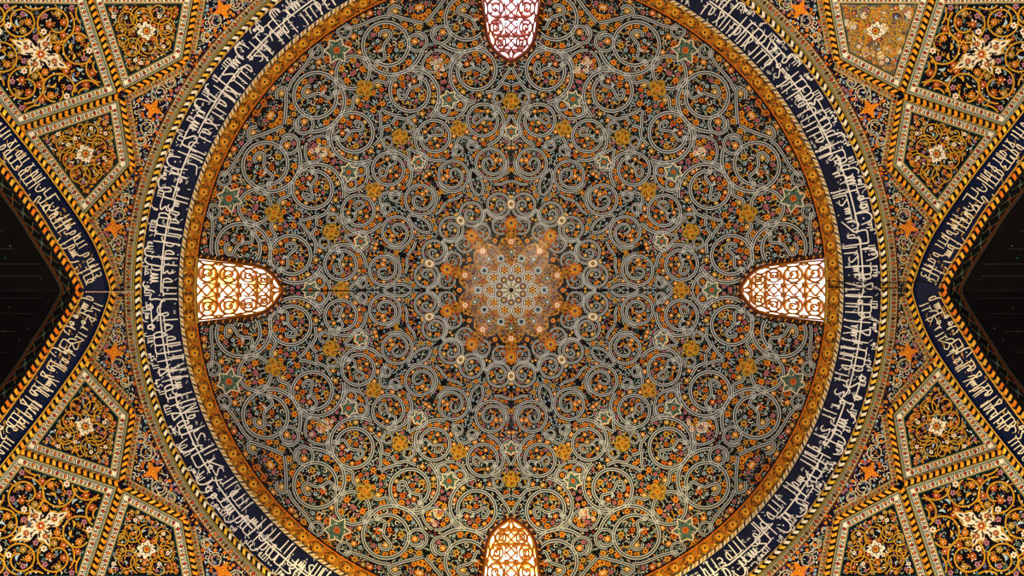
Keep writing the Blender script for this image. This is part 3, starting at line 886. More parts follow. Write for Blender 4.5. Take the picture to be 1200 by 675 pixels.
def panel_parts(poly, centre, axis, spirals, medal, frame=5.0, field='panel_navy', seed=1, spacing=8.6, big=1.0, sym=True):
    """poly: outline along the ribs' centre lines. Returns dict part -> Acc"""
    poly = ccw(poly)
    parts = {}
    g = Acc(); p0 = inset(poly, frame); c = A2(centre)
    starfill(g, inset(poly, frame + 8.5), field, .012, c, 5, 10); parts['field'] = g
    f = Acc()
    def band(d1, d2, m, off):
        q1, q2 = inset(poly, d1), inset(poly, d2); N = len(q1)
        for i in range(N):
            j = (i + 1) % N; n = max(2, int(np.linalg.norm(q1[j] - q1[i]) / 6)); s = np.linspace(0, 1, n)[:, None]
            a, b = q1[i] + (q1[j] - q1[i]) * s, q2[i] + (q2[j] - q2[i]) * s
            f.add(np.vstack([a, b]), off, [[k, k + 1, n + k + 1, n + k] for k in range(n - 1)], m)
    band(frame - 1, frame + 1, 'green_grey', .022); band(frame + .8, frame + 2.0, 'ink', .02)
    band(frame + 2, frame + 9.0, 'border_cream', .022); band(frame + 2.6, frame + 3.1, 'ink', .025); band(frame + 8.0, frame + 8.5, 'ink', .025); band(frame + 9, frame + 10, 'gold', .026)
    band(frame + 10, frame + 11.6, 'dark_teal', .024)
    mid = inset(poly, frame + 5.5); N = len(mid)
    for i in range(N):
        e = Path(resample(A2([mid[i], mid[(i + 1) % N]]), 6))
        motif_band(f, e, 7.4, .024, None, 4.8, ('red', 'deep_orange'), 'ink', 2.5)
    parts['border'] = f
    fld = inset(poly, frame + 12.0)
    v = Acc(); smp = []
    ay = A2(axis); axx = A2([-ay[1], ay[0]])
    L = lambda al, ac: c + ay * al + axx * ac
    for (al, ac, r, ch, t0) in spirals:
        for sg in ((1, -1) if ac else (1,)):
            cc = L(al, ac * sg)
            base = math.atan2(ay[1], ay[0])
            tt = base + t0 * sg
            p = spiral_pts(cc, r * 1.08, r * .34, tt, 1.5, ch * sg, 46, .45)
            k = inside(fld, p)
            if k.sum() < 6: continue
            # keep the longest run that lies in the field
            run = np.split(np.arange(len(p)), np.where(~k)[0]); run = [x[k[x]] for x in run]
            for x in run:
                if len(x) > 4:
                    ribbon(v, p[x], 1.7 * big, 'vine_gold', .026); ribbon(v, p[x], .5 * big, 'yellow', .03, shift=.35); smp.append(p[x])
    sm = np.vstack(smp) if smp else np.zeros((0, 2))
    fl = Acc(); r = np.random.RandomState(seed)
    half = lambda q: inside(inset(poly, frame + 14.0), q) & ((((q - c) @ axx) > 1.0) if sym else True)
    bb = (fld[:, 0].min(), fld[:, 1].min(), fld[:, 0].max(), fld[:, 1].max())
    P1 = scatter(half, bb, spacing, 3000, sm, 3.2 * big, seed)
    def both(p):
        d = (p - c) @ axx
        return (p, p - 2 * d * axx) if sym else (p,)
    for p in P1:
        u = r.rand(); rot = r.rand() * 6
        for i, q in enumerate(both(p)):
            if u < .5: flower(fl, q, 3.7 * big, ['panel_orange', 'panel_rust', 'olive_gold'][int(u * 6) % 3], 'red', .03, 7, rot); disc(fl, q, .9 * big, 'cream', .042, 5)
            elif u < .7: flower(fl, q, 3.3 * big, 'cream', 'red', .03, 6, rot)
            elif u < .82: flower(fl, q, 3.0 * big, 'pink', 'plum', .03, 5, rot)
            else: leaf(fl, q, rot if i == 0 else 2 * math.atan2(ay[1], ay[0]) - rot, 7.5 * big, 2.8 * big, ['gold', 'green_grey', 'sky_blue'][int(u * 50) % 3], .03)
    P2 = scatter(half, bb, spacing * .42, 5000, sm, 2.2, seed + 1)
    for p in P2:
        if len(P1) and np.min(np.hypot(*(P1 - p).T)) < 3.6 * big: continue
        u = r.rand(); rot = r.rand() * 6
        for i, q in enumerate(both(p)):
            ang = rot if i == 0 else 2 * math.atan2(ay[1], ay[0]) - rot
            if u < .4: leaf(fl, q, ang, 4.6, 1.7, ['orange', 'green_grey', 'sky_blue', 'cream', 'plum', 'teal'][int(u * 12) % 6], .028)
            elif u < .8: curl(fl, q, 2.4, ang, 1 if i else -1, 1.0, ['gold', 'orange', 'green_grey'][int(u * 30) % 3], .028)
            else: disc(fl, q, 1.1, ['cream', 'red', 'pink'][int(u * 60) % 3], .028, 5)
    parts['field'].merge(fl); parts['vines'] = v
    m = Acc()
    ang = math.atan2(ay[1], ay[0])
    if medal == 'cross':
        arm = A2([(6, 6), (9, 5.2), (12, 6), (15, 8.6), (19, 9.4), (22.5, 7.6), (24, 4.6), (28, 3.4), (32, 2.2), (37, 0)])
        def outline(k):
            o = []
            for q in range(4):
                a_ = arm * ([1, 1] if q % 2 == 0 else [.70, .95])
                up = a_; dn = a_[::-1][1:] * [1, -1]
                loop = np.vstack([dn[::-1], up[::-1]])          # from right flank to tip to left flank
                loop = np.vstack([a_ * [1, -1], a_[::-1][1:]])
                th = ang + q * PI / 2
                o.append(np.stack([loop[:, 0] * math.cos(th) - loop[:, 1] * math.sin(th), loop[:, 0] * math.sin(th) + loop[:, 1] * math.cos(th)], 1))
            return c + np.vstack(o) * k
        starfill(m, outline(1.08), 'gold', .04, c, 40, 3); starfill(m, outline(.98), 'cream', .046, c, 40, 3)
        for i in range(4):
            th = ang + i * PI / 2; L_ = 1.0 if i % 2 == 0 else .72
            d_ = A2([math.cos(th), math.sin(th)]); e_ = A2([-d_[1], d_[0]])
            flower(m, c + d_ * 18.5 * L_, 4.4, 'olive_gold', None, .052, 8, i); flower(m, c + d_ * 18.5 * L_, 2.9, 'red', 'cream', .058, 6, i)
            leaf(m, c + d_ * 28 * L_, th, 8, 2.4, 'cartouche_dark', .052, 0)
            for sg in (-1, 1):
                leaf(m, c + d_ * 12.5 * L_ + e_ * sg * 4.2, th + sg * .5, 6.5, 2.6, 'cartouche_dark', .052)
                leaf(m, c + d_ * 22.5 * L_ + e_ * sg * 4.8, th - sg * .7, 6.5, 2.2, 'olive_gold' if sg > 0 else 'cartouche_dark', .052)
                disc(m, c + d_ * 15 * L_ + e_ * sg * 6.4, 1.3, 'plum', .052, 6)
                leaf(m, c + d_ * 8.5 * L_ + e_ * sg * 2.4, th - sg * .4, 4.5, 1.8, 'brown', .052)
        flower(m, c, 6.4, 'gold', None, .06, 8); flower(m, c, 4.4, 'red', 'cream', .066, 6)
    elif medal == 'oval':
        t = np.linspace(0, 2 * PI, 49)[:-1]
        lob = 8.2 + 2.2 * np.abs(np.cos(2 * t)) ** 3 + 1.0 * np.cos(8 * t)
        sh = lambda k: c + np.stack([k * lob * np.cos(t + ang), k * lob * np.sin(t + ang)], 1)
        starfill(m, sh(1.0), 'cream', .04, c, 40, 2)
        disc(m, c, 5.0, 'ink', .046, 12); flower(m, c, 4.3, 'gold', None, .052, 8); disc(m, c, 2.2, 'red', .058, 8)
        for i in range(8): disc(m, c + 6.6 * A2([math.cos(i * PI / 4 + ang), math.sin(i * PI / 4 + ang)]), .9, 'plum', .048, 5)
    else:
        for i in range(4):
            q = c + 6.0 * A2([math.cos(ang + i * PI / 2), math.sin(ang + i * PI / 2)])
            flower(m, q, 4.2, 'deep_orange', None, .04, 6, ang); flower(m, q, 2.6, 'orange', 'red', .046, 5, ang)
            q = c + 10.5 * A2([math.cos(ang + i * PI / 2), math.sin(ang + i * PI / 2)])
            leaf(m, q, ang + i * PI / 2, 6, 3, 'orange', .04, 0)
        flower(m, c, 6.5, 'orange', None, .05, 8, ang); flower(m, c, 4.2, 'deep_orange', 'yellow', .056, 6, ang)
    parts['medallion'] = m
    return parts
def place_panel(name, parts, q0, labels, cat, group, plabels={}, swap={}):
    for (pos, sx, sy), lab in zip(CNR, labels):
        root = empty(name, A2(q0) * [sx, sy], .0)
        tag(root, lab, cat, group)
        for pn, ac in parts.items():
            if not ac.Fc: continue
            m = ac.mirrored(sx, sy)
            if pos in swap: m.M = [swap[pos].get((pn, x), x) for x in m.M]
            build(pn, m, root, plabels.get(pn))

SPL = [(-38, 24, 17, 1, 2.2), (2, 40, 20, -1, 1.2), (-34, 62, 18, 1, .4), (38, 30, 20, -1, 2.5), (34, 72, 18, 1, 1.0), (-66, 16, 12, -1, 0), (72, 18, 16, 1, 2.0)]
c_big = T((46, 60))[0]; c_big = AXIS * (c_big @ AXIS)
big = panel_parts([N1, N2, FAR, N3], c_big, -AXIS, SPL, 'cross', 5.0, 'panel_navy', 21, 10.5, 1.25)
place_panel('tile_panel', big, c_big, ['large navy kite-shaped tile panel with white cross medallion, %s corner of photo' % p for p, _, _ in CNR],
            'panel', 'large corner panels', {'medallion': 'white cross-shaped medallion', 'vines': 'orange spiral vines'})
SPS = [(-2, 17, 12, 1, 1.8), (-19, 16, 10, -1, 0), (20, 18, 13, -1, 2.6), (24, 0, 9, 1, 0), (-30, 8, 8, 1, 1.0), (34, 30, 10, 1, 2.0)]
c_low = T((98, 180))[0]; low_poly = [N1, K1, K2, N2]
axl = (K1 + K2) / 2 - (N1 + N2) / 2; axl = T((97, 257))[0] - N1
ax_low = A2([.10, -1.0]); 
ax_low = (K2 + K1) / 2 - (N1 + N2) / 2; ax_low /= np.linalg.norm(ax_low)
low = panel_parts(low_poly, c_low, ax_low, SPS, 'oval', 4.6, 'panel_navy', 31, 6.6, .8, False)
SIDE = {'top left': 'above the left arch', 'top right': 'above the right arch', 'bottom left': 'below the left arch', 'bottom right': 'below the right arch'}
place_panel('tile_panel', low, c_low, ['small navy tile panel with white oval medallion just %s' % SIDE[p] for p, _, _ in CNR],
            'panel', 'small panels beside the side arches', {'medallion': 'white oval medallion', 'vines': 'orange spiral vines'},
            {'top left': {('field', 'panel_navy'): 'umber_tile'}})
c_top = refl(c_low[None])[0]
top = panel_parts([refl(p) for p in low_poly], c_top, refl(ax_low[None])[0], SPS, 'oval', 4.6, 'panel_navy', 31, 6.6, .8, False)
EDGE = {'top left': 'at top edge left of the ring', 'top right': 'worn pale beige, top edge right of ring',
        'bottom left': 'at the bottom edge left of the ring', 'bottom right': 'at the bottom edge right of the ring'}
place_panel('tile_panel', top, c_top, ['small tile panel with white oval medallion %s' % EDGE[p] for p, _, _ in CNR],
            'panel', 'small panels at top and bottom edges', {'medallion': 'white oval medallion', 'vines': 'orange spiral vines'},
            {'top right': {('field', 'panel_navy'): 'worn_tile'}, 'top left': {('field', 'panel_navy'): 'umber_tile'}})
# spandrels between ribs and ring
def ring_arc(pa, pb, r=455.0, n=18):
    a, b = math.atan2(pa[1], pa[0]), math.atan2(pb[1], pb[0])
    if b - a > PI: b -= 2 * PI
    if a - b > PI: b += 2 * PI
    t = np.linspace(a, b, n); return np.stack([r * np.cos(t), r * np.sin(t)], 1)
def spandrel_parts(poly, centre, axis, bands, med_c, seed, spirals):
    parts = {}
    poly = ccw(poly)
    g = Acc(); starfill(g, poly, 'spandrel_navy', .006, centre, 5, 8); parts['field'] = g
    f = Acc()
    for pl, sh, rev in bands:
        e = Path(resample(A2(pl) + A2(sh), 5))
        motif_band(f, e, 6.0, .014, 'border_tan', 4.2, ('red', 'deep_orange'), 'ink'); ribbon(f, e.p, 1.0, 'olive_gold', .02, shift=3.2); ribbon(f, e.p, 1.0, 'olive_gold', .02, shift=-3.2)
    parts['border'] = f
    v = Acc(); fl = Acc(); smp = []
    for (x, y, r, ch, t0) in spirals:
        p = spiral_pts(T((x, y))[0], r, r * .4, t0, 1.5, ch, 40, .4); ribbon(v, p, 1.3, 'olive_gold', .022); ribbon(v, p, .5, 'cream', .026); smp.append(p)
    sm = np.vstack(smp) if smp else np.zeros((0, 2))
    bb = (poly[:, 0].min(), poly[:, 1].min(), poly[:, 0].max(), poly[:, 1].max())
    edge = np.vstack([Path(resample(A2(pl) + A2(sh), 3)).p for pl, sh, _ in bands]) if bands else np.zeros((0, 2))
    r = np.random.RandomState(seed)
    ok = lambda q: inside(poly, q)
    av = np.vstack([edge, sm]) if len(sm) else edge
    for p in scatter(ok, bb, 4.0, 4000, edge, 4.6, seed):
        u = r.rand()
        if u < .2: flower(fl, p, 2.3, ['orange', 'deep_orange', 'pink'][int(u * 30) % 3], 'red', .018, 6, u * 9)
        elif u < .3: flower(fl, p, 1.9, 'sky_blue', 'blue', .018, 5, u * 9)
        elif u < .55: leaf(fl, p, u * 60, 4.6, 1.6, ['cream', 'plum', 'orange', 'sky_blue'][int(u * 50) % 4], .016)
        else: curl(fl, p, 2.5, u * 40, 1 if u < .8 else -1, 1.0, ['cream', 'green_grey', 'gold'][int(u * 50) % 3], .016)
    m = Acc(); c = T(med_c)[0]; ang = math.atan2(axis[1], axis[0])
    for i in range(4):
        q = c + 5.6 * A2([math.cos(ang + i * PI / 2), math.sin(ang + i * PI / 2)])
        flower(m, q, 3.9, 'deep_orange', None, .03, 6, ang); flower(m, q, 2.4, 'orange', 'red', .036, 5, ang)
        leaf(m, c + 9.6 * A2([math.cos(ang + i * PI / 2), math.sin(ang + i * PI / 2)]), ang + i * PI / 2, 5.5, 3.0, 'orange', .03, 0)
    flower(m, c, 5.6, 'orange', None, .04, 8, ang); flower(m, c, 3.6, 'deep_orange', 'yellow', .046, 6, ang)
    parts['field'].merge(fl); parts['field'].merge(v); parts['medallion'] = m
    return parts
def sh_in(a, b, d, ref):
    n = A2([-(b - a)[1], (b - a)[0]]); n /= np.linalg.norm(n)
    if (ref - (a + b) / 2) @ n < 0: n = -n
    return n * d
ca = T((178, 127))[0]
pa = np.vstack([[N1], [K1], ring_arc(K1, J1), [J1]])
spa = spandrel_parts(pa, ca, AXIS, [([N1 + (K1 - N1) * .08, K1], sh_in(N1, K1, 7.5, ca), 0), ([N1 + (J1 - N1) * .08, J1], sh_in(N1, J1, 7.5, ca), 0)],
                     (178, 127), 3, [(186, 108, 9, 1, 0), (172, 149, 9, -1, 2), (200, 97, 5.5, 1, 0), (165, 165, 5.5, -1, 1)])
place_panel('spandrel', spa, ca, ['triangular navy spandrel with orange flower between ring and rib junction, %s of photo' % p for p, _, _ in CNR], 'spandrel', 'triangular spandrels', {'medallion': 'orange four-lobed flower'})
cc_ = T((131, 268))[0]
arc_low = arch_between(K2, ao[0])
pc = np.vstack([ring_arc(T((144, 340))[0], K1), [K1], [K2], arc_low[1:]])
edge_arch = arc_low + A2([8.5, 0.5])
spc = spandrel_parts(pc, T((133, 272))[0], A2([1.0, .18]), [([K1 + (K2 - K1) * .12, K2 + (K1 - K2) * .03], sh_in(K1, K2, 7.5, cc_), 0), (edge_arch[:-6], (0, 0), 0)],
                     (132, 267), 5, [(138, 252, 8, 1, 0), (136, 284, 8, -1, 2), (146, 232, 5.5, 1, 0), (138, 303, 5, -1, 1)])
place_panel('spandrel', spc, T((133, 272))[0], ['narrow navy spandrel with orange flower between ring and %s arch apex, %s half' % (p.split()[1], {'top': 'upper', 'bottom': 'lower'}[p.split()[0]]) for p, _, _ in CNR], 'spandrel', 'narrow spandrels at the side arches', {'medallion': 'orange four-lobed flower'})
# mirror of the narrow spandrel across the corner axis, at the top and bottom edges
def refl_acc(a):
    o = Acc(); V, O = a.get(); o.V = [refl(V)]; o.O = [O]; o.n = len(V); o.M = list(a.M); o.Fc = [f[::-1] for f in a.Fc]; return o
spb = {k: refl_acc(v) for k, v in spc.items() if v.Fc}
place_panel('spandrel', spb, refl(T((133, 272)))[0], ['navy spandrel cut by the photo\'s %s edge between ring and small %s panel' % (p.split()[0], p.split()[1]) for p, _, _ in CNR], 'spandrel', 'spandrels at the top and bottom edges', {'medallion': 'orange four-lobed flower'})
# ribs
def rib(pts):
    a = Acc(); p = resample(A2(pts), 4) ; rope(a, Path(p), 8.4, .02, 'ink', ['orange', 'gold', 'orange'], 7.6, .07, 'olive_gold'); return a
def rib2(p0, p1, p2):
    a = rib([p0, p1]); a.merge(rib([p1, p2])); return a
def off_end(p, q, k=3.5): p, q = A2(p), A2(q); return p + (q - p) / np.linalg.norm(q - p) * k
RIBS = [(rib([off_end(N1, N2), N2]), 'orange and black cord rib from junction to %(s)s arch between two panels, %(c)s'),
        (rib([off_end(N1, N3), N3]), 'orange and black cord rib from junction to %(e)s edge between two panels, %(c)s'),
        (rib2(off_end(N1, K1), K1, K2), 'bent orange and black cord rib between narrow spandrel and small panel, %(c)s'),
        (rib2(off_end(N1, J1), J1, J2), 'bent orange and black cord rib between ring and %(e)s edge panel, %(c)s')]
for ac, tx in RIBS:
    for p, sx, sy in CNR:
        e, s_ = p.split()
        o = build('rope_rib', ac.mirrored(sx, sy))
        tag(o, tx % dict(s=s_, e=e, c=p), 'rib', 'cord ribs')

# ------------------------------------------------------------------ side arches: lettered band on the face, dark vault behind
def mirror_path(p, sx): return A2(p) * [sx, 1]
def full(p):   # upper end -> apex -> lower end
    return np.vstack([p[::-1], (p * [1, -1])[1:]])
AO, AI = full(ao), full(ai)
def loft(acc, a, b, m, off, k=4):
    n = len(a); V = np.vstack([a + (b - a) * (i / k) for i in range(k + 1)])
    acc.add(V, off, [[j * n + i, (j + 1) * n + i, (j + 1) * n + i + 1, j * n + i + 1] for j in range(k) for i in range(n - 1)], m)
nA = 160
AOr, AIr = resample(AO, 1), resample(AI, 1)
AOr = np.stack([np.interp(np.linspace(0, 1, nA), np.linspace(0, 1, len(AOr)), AOr[:, i]) for i in (0, 1)], 1)
AIr = np.stack([np.interp(np.linspace(0, 1, nA), np.linspace(0, 1, len(AIr)), AIr[:, i]) for i in (0, 1)], 1)
for sx, side in ((1, 'left'), (-1, 'right')):
    mk = lambda a: a.mirrored(sx, 1)
    g = Acc(); loft(g, AOr, AIr, 'band_navy', .0)
    root = empty('arch_inscription', A2(ao[0]) * [sx, 1])
    tag(root, 'pointed arch band of white calligraphy framing the dark opening on the %s' % side, 'inscription', 'arch inscriptions')
    build('ground', mk(g), root)
    hh = len(AOr) // 2
    for nm, sgy in (('upper', 1), ('lower', -1)):
        seg = slice(0, hh + 1) if sgy > 0 else slice(hh - 1, nA)
    # lettering: each half read along the band, tops towards the ring
    for sgy in (1, -1):
        lt = Acc()
        inner = ai * [1, sgy]; outer = ao * [1, sgy]
        m_ = min(len(inner), len(outer)); mid = inner[:m_] * .9 + outer[:m_] * .1
        Pp = Path(resample(mid, 4))
        k = 1.0
        tst = Pp.at([(20, 5)])[0]
        if np.hypot(*tst) > np.hypot(*Pp.at([(20, 0)])[0]): k = -1.0
        f_ = Flip(Pp, k)
        write(lt, f_, 8.0, 8.8, 2.6, 1.4, .02, 3, TEXT[4:] if sgy > 0 else TEXT[12:], 'cream')
        write(lt, f_, 19, 7.6, 1.4, 1.25, .022, 6, TEXT[9:] if sgy > 0 else TEXT[2:], 'cream', gap=.4)
        marks(lt, f_, 3, 29, 90, .8, .018, 'gold', 3)
        build('lettering', mk(lt), root, 'white Arabic calligraphy, %s half' % ('upper' if sgy > 0 else 'lower'))
    for nm, cv, w, lf in (('outer_cord', ao, 8.2, ['gold', 'orange', 'yellow']), ('inner_cord', ai, 9.0, ['deep_orange', 'orange', 'gold'])):
        r_a = Acc()
        for sgy in (1, -1):
            rope(r_a, Path(resample(cv * [1, sgy], 4)), w, .015, 'ink', lf, 8.4, .06)
            ribbon(r_a, resample(cv * [1, sgy], 4), 1.6, 'gold', .05, shift=(w / 2 + .6) * (1 if (nm == 'outer_cord') == (sgy > 0) else -1) * (1 if nm == 'outer_cord' else 1))
        build(nm, mk(r_a), root, 'black and orange twisted cord')
    # vault behind the arch: the inner edge carried outwards
    E = surf(AIr * [sx, 1], np.zeros(nA)); sg = 1 if E[:, 0].mean() > 0 else -1
    def vault(s0, s1, m, k, lift=0.0):
        ss = np.linspace(s0, s1, k + 1); Vv = []
        for s in ss: Vv.append(E + [sg * s, 0, -lift])
        fs = [[j * nA + i, j * nA + i + 1, (j + 1) * nA + i + 1, (j + 1) * nA + i] for j in range(k) for i in range(nA - 1)]
        return np.vstack(Vv), fs, [m] * len(fs)
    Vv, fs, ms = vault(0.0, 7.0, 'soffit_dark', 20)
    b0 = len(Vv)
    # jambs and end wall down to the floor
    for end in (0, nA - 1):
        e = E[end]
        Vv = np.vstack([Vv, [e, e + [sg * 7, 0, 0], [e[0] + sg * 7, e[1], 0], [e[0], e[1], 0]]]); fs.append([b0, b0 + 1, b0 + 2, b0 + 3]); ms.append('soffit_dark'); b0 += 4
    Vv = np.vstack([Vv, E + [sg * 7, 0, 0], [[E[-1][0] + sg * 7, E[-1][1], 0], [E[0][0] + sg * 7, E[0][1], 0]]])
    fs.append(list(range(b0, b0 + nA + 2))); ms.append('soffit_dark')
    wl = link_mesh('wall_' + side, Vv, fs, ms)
    tag(wl, 'dark vaulted recess behind the %s arch' % side, 'wall', kind='structure')
    # ornament strip just inside the arch edge and pale joint lines in the vault
    Vs, fs, ms = [], [], []
    def strip3(i0, i1, sa, sb, m, lift):
        k = len(Vs)
        idx = np.arange(i0, i1 + 1)
        for s in (sa, sb):
            for i in idx:
                Vs.append(E[i] + [sg * s, 0, -lift])
        n = len(idx)
        for j in range(n - 1): fs.append([k + j, k + j + 1, k + n + j + 1, k + n + j]); ms.append(m)
    strip3(0, nA - 1, .03, .06, 'olive_gold', .012); strip3(0, nA - 1, .30, .33, 'strip_orange', .012); strip3(0, nA - 1, .36, .375, 'soffit_line', .012)
    for i in range(2, nA - 6, 5):
        for (a, b, m) in (((i, .09), (i + 2, .18), 'soffit_green'), ((i + 2, .18), (i, .27), 'soffit_green'), ((i + 4, .09), (i + 2, .18), 'soffit_line'), ((i + 2, .18), (i + 4, .27), 'soffit_line')):
            p, q = E[a[0]] + [sg * a[1], 0, -.02], E[b[0]] + [sg * b[1], 0, -.02]; k = len(Vs)
            Vs += [p, q, q + [sg * .02, 0, 0], p + [sg * .02, 0, 0]]; fs.append([k, k + 1, k + 2, k + 3]); ms.append(m)
        c = E[i + 2] + [sg * .18, 0, -.03]; k = len(Vs)
        tdir = (E[i + 3] - E[i + 1]); tdir /= np.linalg.norm(tdir)
        Vs += [c + A2([sg * .05, 0, 0]), c + tdir * .06, c - A2([sg * .05, 0, 0]), c - tdir * .06]; fs.append([k, k + 1, k + 2, k + 3]); ms.append('strip_orange' if i % 2 else 'soffit_green')
    build_s = link_mesh('border_strip', np.array(Vs), fs, ms, wl, np.array(wl['_org'])); build_s['label'] = 'green and orange tile strip along the arch edge'
    Vs, fs, ms = [], [], []
    r = np.random.RandomState(8)
    for i in (60, 66, 71, 75, 82, 87, 93, 100):
        s0 = .45 + r.rand() * .5; s1 = s0 + 1.2 + r.rand() * 2; k = len(Vs)
        p, q = E[i], E[i] * .9 + E[i + 1] * .1
        Vs += [p + [sg * s0, 0, -.02], p + [sg * s1, 0, -.02], q + [sg * s1, 0, -.03], q + [sg * s0, 0, -.03]]
        fs.append([k, k + 1, k + 2, k + 3]); ms.append('soffit_line')
    for i in range(90):
        j = r.randint(8, nA - 12); s0 = .5 + r.rand() * 2.5; k = len(Vs); c = E[j] + [sg * s0, 0, -.02]; tdir = (E[j + 1] - E[j - 1]); tdir /= np.linalg.norm(tdir)
        z = .015 + .02 * r.rand()
        Vs += [c + A2([sg * z, 0, 0]), c + tdir * z, c - A2([sg * z, 0, 0]), c - tdir * z]; fs.append([k, k + 1, k + 2, k + 3]); ms.append(r.choice(['soffit_line', 'brown', 'dark_teal', 'plum']))
    o = link_mesh('vault_tiles', np.array(Vs), fs, ms, wl, np.array(wl['_org'])); o['label'] = 'faint tile joints in the dark vault'

# ------------------------------------------------------------------ masonry behind the tiles, down to the floor
outw = .10
def wall_quarter(name, a0, a1, label):
    nphi, nd = 60, 56
    ph = np.linspace(a0, a1, nphi); dd = np.r_[np.linspace(D1 + 3.0, 8.0, 44), np.linspace(7.5, -ZC, nd - 44)]
    Pv = []; Q = []
    for d in dd:
        c, s = np.cos(ph), np.sin(ph)
        rho = rho_sq(c, s, np.full(nphi, min(d, D1))) + outw
        if d > D1: rho = np.full(nphi, R0 + (R1 - R0) * (1 - (d - D1) / (D0 - D1)) + outw)
        Pv.append(np.stack([-c * rho, s * rho, np.full(nphi, ZC + d)], 1))
        Q.append(np.stack([c * rho, s * rho], 1) * (F / d if d > 1 else F))
    Q = np.vstack(Q); Pv = np.vstack(Pv)
    fs = [[j * nphi + i, j * nphi + i + 1, (j + 1) * nphi + i + 1, (j + 1) * nphi + i] for j in range(nd - 1) for i in range(nphi - 1)]
    cen = np.array([Q[f].mean(0) for f in fs]); zz = np.array([Pv[f][:, 2].mean() for f in fs]); yy = np.array([Pv[f][:, 1].mean() for f in fs]); xx = np.array([Pv[f][:, 0].mean() for f in fs])
    mid = (AIr * .45 + AOr * .55)
    big_ = np.vstack([mid, [[-9000, mid[-1][1] * 15], [-9000, mid[0][1] * 15]]])
    eI = surf(AIr[:1], np.zeros(1))[0]; yj = abs(eI[1]) - .35
    zend = max(surf(mid[:1], np.zeros(1))[0][2], eI[2])
    hole = (inside(big_, cen * [1, 1]) | inside(big_ * [-1, 1], cen)) & (zz > zend)
    hole |= (np.abs(yy) < yj) & (np.abs(xx) > 8) & (zz <= zend)
    fs = [f for f, h in zip(fs, hole) if not h]
    o = link_mesh(name, Pv, fs, ['plaster'] * len(fs)); tag(o, label, 'wall', kind='structure')
wall_quarter('wall_back_left', PI / 2, PI, 'masonry of the upper left squinch behind the tiles')
wall_quarter('wall_back_right', 0, PI / 2, 'masonry of the upper right squinch behind the tiles')
wall_quarter('wall_front_right', -PI / 2, 0, 'masonry of the lower right squinch behind the tiles')
wall_quarter('wall_front_left', -PI, -PI / 2, 'masonry of the lower left squinch behind the tiles')
S_ = 18.5
me_v = [(-S_, -13, 0), (S_, -13, 0), (S_, 13, 0), (-S_, 13, 0), (-S_, -13, -.3), (S_, -13, -.3), (S_, 13, -.3), (-S_, 13, -.3)]
fl = link_mesh('floor', me_v, [[0, 1, 2, 3], [7, 6, 5, 4], [0, 4, 5, 1], [1, 5, 6, 2], [2, 6, 7, 3], [3, 7, 4, 0]], ['stone_floor'] * 6)
tag(fl, 'pale stone floor of the hall under the dome', 'floor', kind='structure')

# ------------------------------------------------------------------ thin cables and a pale streak along the middle of the photo
def cable(pts, r, m, label, lift):
    p = resample(T(*pts), 5); a = surf(p, np.full(len(p), lift)); n = len(a); k = 6
    Vv = []
    for i in range(n):
        t = a[min(i + 1, n - 1)] - a[max(i - 1, 0)]; t /= np.linalg.norm(t)
        u = np.cross(t, [0, 1, .3]); u /= np.linalg.norm(u); v = np.cross(t, u)
        for j in range(k): Vv.append(a[i] + r * (u * math.cos(j * 2 * PI / k) + v * math.sin(j * 2 * PI / k)))
    fs = [[i * k + j, i * k + (j + 1) % k, (i + 1) * k + (j + 1) % k, (i + 1) * k + j] for i in range(n - 1) for j in range(k)]
    fs += [list(range(k))[::-1], [(n - 1) * k + j for j in range(k)]]
    o = link_mesh('cable', np.array(Vv), fs, [m] * len(fs)); tag(o, label, 'cable')
cable([(334, 340.5), (380, 341), (424, 341)], .02, 'cable_black', 'thin dark cable running inwards from the tip of the left window', .08)
cable([(972, 329.5), (1010, 330.5), (1060, 331), (1108, 331)], .016, 'cable_black', 'upper of two dark cables crossing the bands right of the right window', .09)
cable([(974, 336.5), (1020, 337.5), (1066, 338)], .016, 'cable_black', 'lower of two dark cables crossing the bands right of the right window', .09)
cable([(96, 342), (130, 342), (155, 341.5)], .012, 'cable_pale', 'pale cable crossing the left arch apex towards the ring', .09)
cable([(838, 328), (866, 327.5)], .016, 'cable_pale', 'short pale pink cable at the tip of the right window', .08)  # a pale streak, modelled as a thin tube

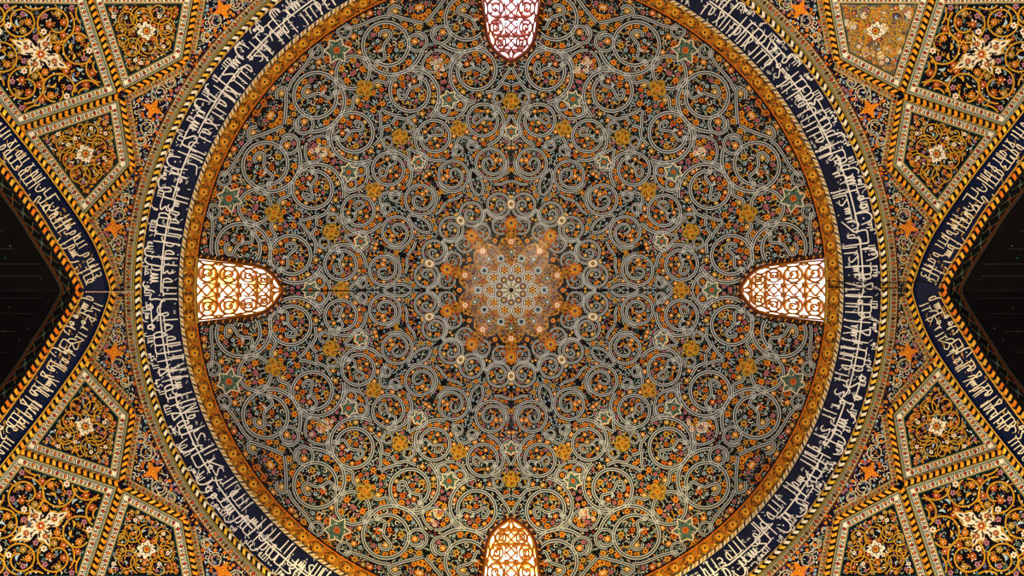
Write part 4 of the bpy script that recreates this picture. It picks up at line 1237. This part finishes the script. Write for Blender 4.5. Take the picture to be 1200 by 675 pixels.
# ------------------------------------------------------------------ light
w = bpy.data.worlds.new('sky'); SC.world = w; w.use_nodes = True
bg = w.node_tree.nodes['Background']; bg.inputs[0].default_value = (.9, .95, 1, 1); bg.inputs[1].default_value = .3
def spot(name, loc, target, power, color, angle, blend=.6, radius=.6):
    l = bpy.data.lights.new(name, 'SPOT'); l.energy = power; l.color = color; l.spot_size = math.radians(angle); l.spot_blend = blend; l.shadow_soft_size = radius
    o = bpy.data.objects.new(name, l); COL.objects.link(o); o.location = loc
    from mathutils import Vector
    o.rotation_euler = (Vector(target) - Vector(loc)).to_track_quat('-Z', 'Y').to_euler()
    return o
def point(name, loc, power, color, radius=.5):
    l = bpy.data.lights.new(name, 'POINT'); l.energy = power; l.color = color; l.shadow_soft_size = radius
    o = bpy.data.objects.new(name, l); COL.objects.link(o); o.location = loc
for x, y, e in ((6, 8, 1700), (-6, 8, 1700), (8.6, 0, 1900), (-8.6, 0, 1900), (6, -8, 3300), (-6, -8, 3300)):
    point('hall_lamp', (x, y, 2.5), e, (1, .96, .9), 2.0)  # unseen fill lights added low down for the dome's general brightness
for sx in (-1, 1):
    point('wall_lamp', (sx * 5.5, -8.6, 8.5), 1500, (1, .74, .28), .3)  # added warm fill, out of view, brightening lower rim and corners
    spot('corner_floodlight', (sx * 2.0, 2.0, 3.0), (sx * 9.5, 5.0, 15.5), 400, (1, .74, .40), 50)  # added spot fill, out of view, warming the upper corner panels

for sx in (-1, 1):
    spot('rim_floodlight', (sx * 1.0, -5.5, 3.0), (sx * 3.6, -9.6, 21.0), 26000, (1, .74, .2), 30, .9)  # added unseen spots that turn the lower rim yellow
# ------------------------------------------------------------------ camera
cam = bpy.data.cameras.new('camera'); co = bpy.data.objects.new('camera', cam); COL.objects.link(co)
co.location = (0, 0, ZC); co.rotation_euler = (0, PI, 0)
cam.sensor_width = 36; cam.lens = F / 1200 * 36
cam.shift_x = (600 - CX) / 1200; cam.shift_y = -(337.5 - CY) / 1200
cam.clip_end = 200
SC.camera = co
vs = SC.view_settings
vs.view_transform = 'Standard'; vs.look = 'None'; vs.gamma = 1; vs.exposure = 0.0
try: vs.use_curve_mapping = False
except Exception: pass
for o in bpy.data.objects:
    if '_org' in o: del o['_org']
